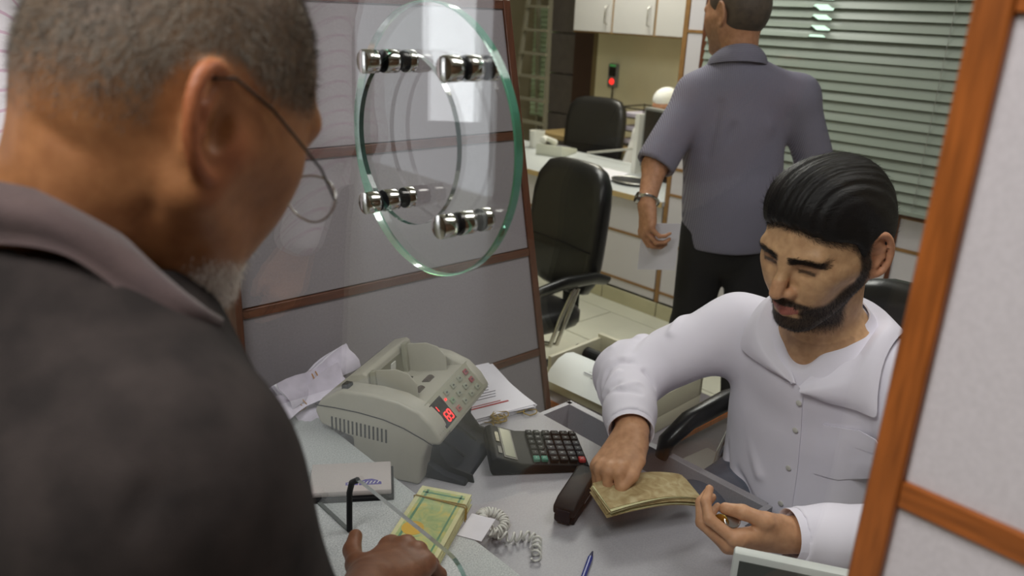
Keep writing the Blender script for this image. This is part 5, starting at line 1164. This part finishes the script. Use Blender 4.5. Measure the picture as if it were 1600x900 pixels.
b.chain([np.array((1.87, 1.50, 0.88))+hl, np.array((1.93, 1.56, 0.47))+hl, np.array((1.90, 1.54, 0.09))+hl], [0.08, 0.056, 0.04], 0.03); b.chain([np.array((1.87, 1.50, 0.88))-hl, np.array((1.86, 1.48, 0.47))-hl, np.array((1.76, 1.38, 0.12))-hl], [0.08, 0.056, 0.04], 0.03)
wh = Fr(LW3, (-0.30, -0.30, -0.90), (-0.75, 0.40, 0.12), 0.98)
hand(b, wh, -1, [(40, 45, 30), (44, 48, 30), (48, 48, 30), (50, 46, 28)], (4, 1, -3, -8), ((0.045, 0.036, -0.020), (0.072, 0.036, -0.036), (0.092, 0.026, -0.044)))
hand(b, Fr(RW3, (0.1, 0.1, -1), (0.7, -0.7, 0), 0.98), 1, [(20, 25, 15)]*4)
V, F = b.mesh(0.005); N = vnormals(V, F); fx, ly, uz = H3.loc(V).T; hd_ = fx**2+ly**2+uz**2 < 0.15**2
col = np.tile(np.array(lin((190, 140, 108))), (len(V), 1)); col = mixc(col, 0.4*hd_*smooth01(-0.03-uz, 0, 0.02)*(fx > 0.01), (110, 96, 84))
mesh_np('body', V, F, M_skin, wm, WB, col)
hb = Blob(); s_ = H3.s
def HE3(c, r, k=0.02, sub=False): hb.el(H3(*c), H3.ax, [x*s_ for x in r], k*s_, sub)
HE3((-0.014, 0, 0.042), (0.104, 0.083, 0.090)); HE3((-0.036, 0, 0.006), (0.076, 0.074, 0.080), 0.03); HE3((0.125, 0, 0.0), (0.085, 0.16, 0.095), 0.012, True); HE3((0.06, 0, -0.075), (0.075, 0.15, 0.110), 0.012, True); HE3((-0.03, 0, -0.178), (0.14, 0.14, 0.105), 0.012, True)
for q_ in (1, -1): HE3((-0.012, q_*0.088, -0.006), (0.026, 0.022, 0.036), 0.008, True)
V, F = hb.mesh(0.0045); N = vnormals(V, F); M_brhair = mat('dark_brown_hair', (52, 42, 34), 0.6, bump=0.4, bscale=260, rgb2=(78, 66, 54), scale=40)
mesh_np('hair', V, F, M_brhair, wm, WB)
sb = Blob()
sb.rc(N3+(0, 0, -0.05), LS3, 0.064, 0.064, 0.06); sb.rc(N3+(0, 0, -0.05), RS3, 0.064, 0.064, 0.06)
sb.el((1.835, 1.515, 1.20), BF.ax, (0.122, 0.172, 0.235), 0.08); sb.el((1.86, 1.50, 0.98), BF.ax, (0.132, 0.170, 0.20), 0.08)
sb.rc((1.862, 1.50, 0.98), (1.862, 1.50, 0.86), 0.148, 0.150, 0.05, flat=(BF.f, 1.15))
sb.rc(LS3, LS3+(LE3-LS3)*0.95, 0.064, 0.066, 0.04); sb.rc(RS3, RS3+(RE3-RS3)*0.95, 0.064, 0.066, 0.04)
sb.rc(N3+(0.002, 0, 0.02), N3+(0, 0, -0.05), 0.066, 0.075, 0.02)
full3 = Blob(); full3.ops = list(sb.ops)
sb.el((1.86, 1.50, 0.48), BF.ax, (0.60, 0.60, 0.345), 0.006, True); sb.rc(H3(-0.035, 0, 0), N3+(0, 0, -0.02), 0.057, 0.063, 0.006, sub=True)
for s0_, e0_ in ((LS3, LE3), (RS3, RE3)): d_ = nv(e0_-s0_); sb.el(e0_+d_*0.07, Fr((0, 0, 0), d_, (0.3, 0.1, 1)).ax, (0.075, 0.14, 0.14), 0.006, True); sb.rc(s0_+(e0_-s0_)*0.7, e0_+d_*0.05, 0.050, 0.056, 0.004, sub=True)
V, F = sb.mesh(0.0065); N = vnormals(V, F); V = waves(V, N, 0.005, 20, 7, 6); N = vnormals(V, F)
fol = []
for k, (p, q_, h_) in enumerate((((0.12, 0.05, 1.25), (0.02, 0.10, 0.95), -0.008), ((0.05, 0.02, 1.22), (-0.02, 0.06, 0.93), 0.007), ((0.10, -0.05, 1.10), (-0.02, -0.10, 1.00), -0.008), ((0.13, -0.10, 1.22), (0.06, -0.04, 1.30), 0.006), ((0.1, 0.10, 1.32), (0.10, 0.12, 1.15), -0.008), ((0.10, -0.02, 0.99), (0.0, 0.10, 0.95), -0.007))):
    c0 = np.array((1.84, 1.51, 0)); a_ = c0-BF.f*p[0]+BF.l*p[1]+(0, 0, p[2]); b_ = c0-BF.f*q_[0]+BF.l*q_[1]+(0, 0, q_[2]); fol.append(([a_, b_], 0.016, h_))
V = creases(V, N, fol)
M_str = stripe_dir('blue_grey_striped_shirt', (130, 128, 144), (102, 100, 120), 0.0055, 0.42, BF.l)
s3 = mesh_np('shirt', V, F, M_str, wm, WB)
ring = [N3+(0, 0, 0.015)+BF.f*0.066*math.cos(a)+BF.l*0.066*math.sin(a)+np.array((0, 0, 0.030))*(-math.cos(a)) for a in np.linspace(0.5, 2*PI-0.5, 26)]
ring2 = [N3+(0, 0, -0.028)+BF.f*0.090*math.cos(a)+BF.l*0.094*math.sin(a)+np.array((0, 0, 0.022))*(-math.cos(a)) for a in np.linspace(0.35, 2*PI-0.35, 26)]
MB().grid([[tuple(np.array(p_)*(1-t)+np.array(r2)*t+nv(np.array(p_)-N3)*0.008*math.sin(PI*t)-np.array(WB)) for p_, r2 in zip(ring, ring2)] for t in np.linspace(0, 1, 6)], 0.003).build('collar', stripe_dir('blue_grey_striped_collar', (130, 128, 144), (102, 100, 120), 0.0055, 0.42, (0, 0, 1)), s3, smooth=True)
tb_ = Blob(); tb_.el((1.862, 1.50, 0.86), BF.ax, (0.112, 0.140, 0.15), 0.05)
tb_.chain([np.array((1.87, 1.50, 0.88))+hl, np.array((1.93, 1.56, 0.47))+hl, np.array((1.90, 1.54, 0.07))+hl], [0.092, 0.072, 0.062], 0.03); tb_.chain([np.array((1.87, 1.50, 0.88))-hl, np.array((1.86, 1.48, 0.47))-hl, np.array((1.76, 1.38, 0.10))-hl], [0.092, 0.072, 0.062], 0.03)
V, F = tb_.mesh(0.010); mesh_np('trousers', V, F, mat('black_trousers', (24, 23, 26), 0.9), wm, WB)
for c0 in (np.array((1.90, 1.54, 0.0))+hl, np.array((1.77, 1.39, 0.0))-hl):
    sh_ = Blob(); sh_.rc(c0+BF.f*-0.03+(0, 0, 0.042), c0+BF.f*0.17+(0, 0, 0.034), 0.041, 0.032, 0.01); sh_.rc(c0+(0, 0, 0.05), c0+(0, 0, 0.09), 0.040, 0.044, 0.02); V, F = sh_.mesh(0.009); mesh_np('shoe', V, F, M_black, wm, WB)
wt_ = thing('wristwatch', 'steel wristwatch on the walking man lowered left wrist', 'wristwatch', tuple(LW3)); d_ = nv(LW3-LE3); cc = -d_*0.012
fr3 = Fr((0, 0, 0), d_, wh.u)
MB().tube([cc+fr3.l*0.032*math.cos(a)+fr3.u*0.032*math.sin(a) for a in np.linspace(0, 2*PI, 24, endpoint=False)], 0.005, 8, closed=True, flat=1.8).build('strap', M_steel, wt_, smooth=True)
MB().cyl(cc+fr3.u*0.029, cc+fr3.u*0.039, 0.018, 20).build('case', M_steel, wt_)
hp = wh(0.085, -0.02, -0.030); pu = np.array((0.62, -0.60, 0.0)); pu = nv(pu); pw = nv(np.array((0.12, 0.10, -1.0)))
tag(MB().grid([[tuple(hp+pu*(x+0.03*y*0)+pw*(y-0.03)+np.cross(pu, pw)*(0.012*math.sin(9*x+4*y))) for x in np.linspace(-0.030, 0.095, 7)] for y in np.linspace(0.0, 0.170, 7)], 0.0012).build('paper_sheet', M_paper, smooth=True), 'white paper sheet hanging from the walking man left hand', 'paper')

# ------------------------------------------------------------ seated man in a white cap beyond the monitor; man in the queue
def simple_person(name, label, loc, az, seated, skin, shirt_m, trouser_m, hair_m, hz, lean=0.0, capm=None, pitch=8, group=None):
    t = thing(name, label, 'person', loc); B0 = np.array(loc, float); Fb = Fr(B0, (math.cos(az), math.sin(az), 0), (0, 0, 1)); q = lambda f, l, u: Fb(f, l, u)
    h = Fr(q(0.03+lean, 0, hz), q(1, 0, 0)-q(0, 0, 0)-np.array((0, 0, math.tan(math.radians(pitch)))), (0, 0, 1), 1.0)
    nz = hz-0.15; hip = hz-0.62; b = Blob(); head(b, h); S = [q(lean*0.8, s_*0.175, nz-0.055) for s_ in (1, -1)]
    n_ = q(lean*0.8, 0, nz); b.rc(h(-0.035, 0, -0.01), n_, 0.054, 0.06, 0.03)
    for s_ in S: b.rc(n_-np.array((0, 0, 0.02)), s_, 0.055, 0.055, 0.05)
    b.el(q(lean*0.5, 0, nz-0.22), Fb.ax, (0.11, 0.16, 0.22), 0.06); b.el(q(0, 0, hip+0.04), Fb.ax, (0.12, 0.155, 0.15), 0.06)
    arms = []
    for k, s_ in enumerate(S):
        sg = 1 if k == 0 else -1
        e = q(0.04 if not seated else 0.10, sg*0.23, nz-0.32); w_ = q(0.10, sg*0.20, nz-0.55) if not seated else q(0.32, sg*0.12, nz-0.36); b.rc(s_, e, 0.046, 0.040, 0.03); b.rc(e, w_, 0.040, 0.028, 0.02); arms.append((s_, e, w_))
        hand(b, Fr(w_, (w_-e)+np.array((0, 0, -0.02)), (0, 0, 1) if seated else -sg*Fb.l*-1, 1.0), -sg, [(22, 30, 18)]*4)
    legs = []
    for sg in (1, -1):
        L_ = [q(0, sg*0.09, hip), q(0.42, sg*0.11, hip-0.02), q(0.40, sg*0.11, 0.08)] if seated else [q(0, sg*0.09, hip), q(0.02, sg*0.10, hip*0.54), q(-0.01, sg*0.10, 0.08)]
        legs.append(L_); b.chain(L_, [0.08, 0.056, 0.04], 0.03)
    V, F = b.mesh(0.0065); mesh_np('body', V, F, M_skin, t, B0, np.tile(np.array(lin(skin)), (len(V), 1)))
    if capm is None:
        hb = Blob(); hb.el(h(-0.014, 0, 0.042), h.ax, (0.104, 0.083, 0.090), 0.01); hb.el(h(-0.036, 0, 0.006), h.ax, (0.076, 0.074, 0.08), 0.03); hb.el(h(0.12, 0, 0), h.ax, (0.085, 0.16, 0.09), 0.01, True); hb.el(h(0.05, 0, -0.09), h.ax, (0.09, 0.15, 0.11), 0.01, True); V, F = hb.mesh(0.006); mesh_np('hair', V, F, hair_m, t, B0)
    else:
        hb = Blob(); hb.el(h(-0.012, 0, 0.052), h.ax, (0.106, 0.085, 0.083), 0.01); hb.el(h(0, 0, -0.06), h.ax, (0.2, 0.2, 0.108), 0.008, True); V, F = hb.mesh(0.006); mesh_np('cap', V, F, capm, t, B0)
    sb = Blob()
    for s_, e, w_ in arms: sb.rc(n_-np.array((0, 0, 0.045)), s_, 0.064, 0.064, 0.06); sb.rc(s_, e, 0.062, 0.056, 0.04); sb.rc(e, e+(w_-e)*0.85, 0.056, 0.044, 0.03)
    sb.el(q(lean*0.5, 0, nz-0.22), Fb.ax, (0.128, 0.176, 0.24), 0.08); sb.el(q(0, 0, hip+0.06), Fb.ax, (0.136, 0.172, 0.17), 0.08); sb.rc(n_, n_-np.array((0, 0, 0.06)), 0.064, 0.075, 0.02)
    sb.rc(h(-0.035, 0, 0), n_+np.array((0, 0, 0.01)), 0.057, 0.062, 0.006, sub=True)
    V, F = sb.mesh(0.008); N = vnormals(V, F); V = waves(V, N, 0.005, 22, 5, 6); mesh_np('shirt', V, F, shirt_m, t, B0)
    tb_ = Blob(); tb_.el(q(0, 0, hip+0.01), Fb.ax, (0.13, 0.16, 0.12), 0.06)
    for L_ in legs: tb_.chain(L_, [0.09, 0.068, 0.056], 0.03); 
    V, F = tb_.mesh(0.012); mesh_np('trousers', V, F, trouser_m, t, B0)
    for L_ in legs:
        c0 = L_[2]*np.array((1, 1, 0))+B0*np.array((0, 0, 1)); s2 = Blob(); s2.rc(c0-Fb.f*0.03+(0, 0, 0.042), c0+Fb.f*0.17+(0, 0, 0.034), 0.040, 0.032, 0.01); s2.rc(c0+(0, 0, 0.05), c0+(0, 0, 0.085), 0.038, 0.042, 0.02); V, F = s2.mesh(0.010); mesh_np('shoe', V, F, M_black, t, B0)
    return t
M_wcot = mat('white_robe_cotton', (226, 224, 222), 0.9)
simple_person('person', 'man in a white cap sitting beyond the monitor, only cap and brow showing', (3.98, 3.42, 0), math.radians(190), True, (196, 146, 116), M_wcot, M_wcot, None, 0.99, 0.02, mat('white_knit_cap', (236, 236, 234), 0.9, bump=0.2, bscale=300))
sl_ = thing('stool', 'dark round stool under the man in the white cap', 'stool', (4.0, 3.42, 0)); MB().lathe([(0, 0.24), (0.17, 0.24), (0.18, 0.26), (0.17, 0.285), (0, 0.29)], 24).build('seat', M_leather, sl_, smooth=True)
for k in range(4): MB().cyl((0.13*math.cos(k*PI/2), 0.13*math.sin(k*PI/2), 0.24), (0.17*math.cos(k*PI/2), 0.17*math.sin(k*PI/2), 0.0), 0.012, 10).build('leg', M_steel, sl_)
simple_person('person', 'person in a white pink-striped shirt waiting behind the old customer, mostly cut off', (-0.31, 1.63, 0), math.radians(-4), False, (190, 142, 112), stripe_dir('white_pink_striped_shirt', (232, 228, 234), (214, 186, 204), 0.022, 0.16, (0.05, 0.75, 0.66)), mat('grey_trousers', (92, 88, 86), 0.9), M_brhair, 1.80)
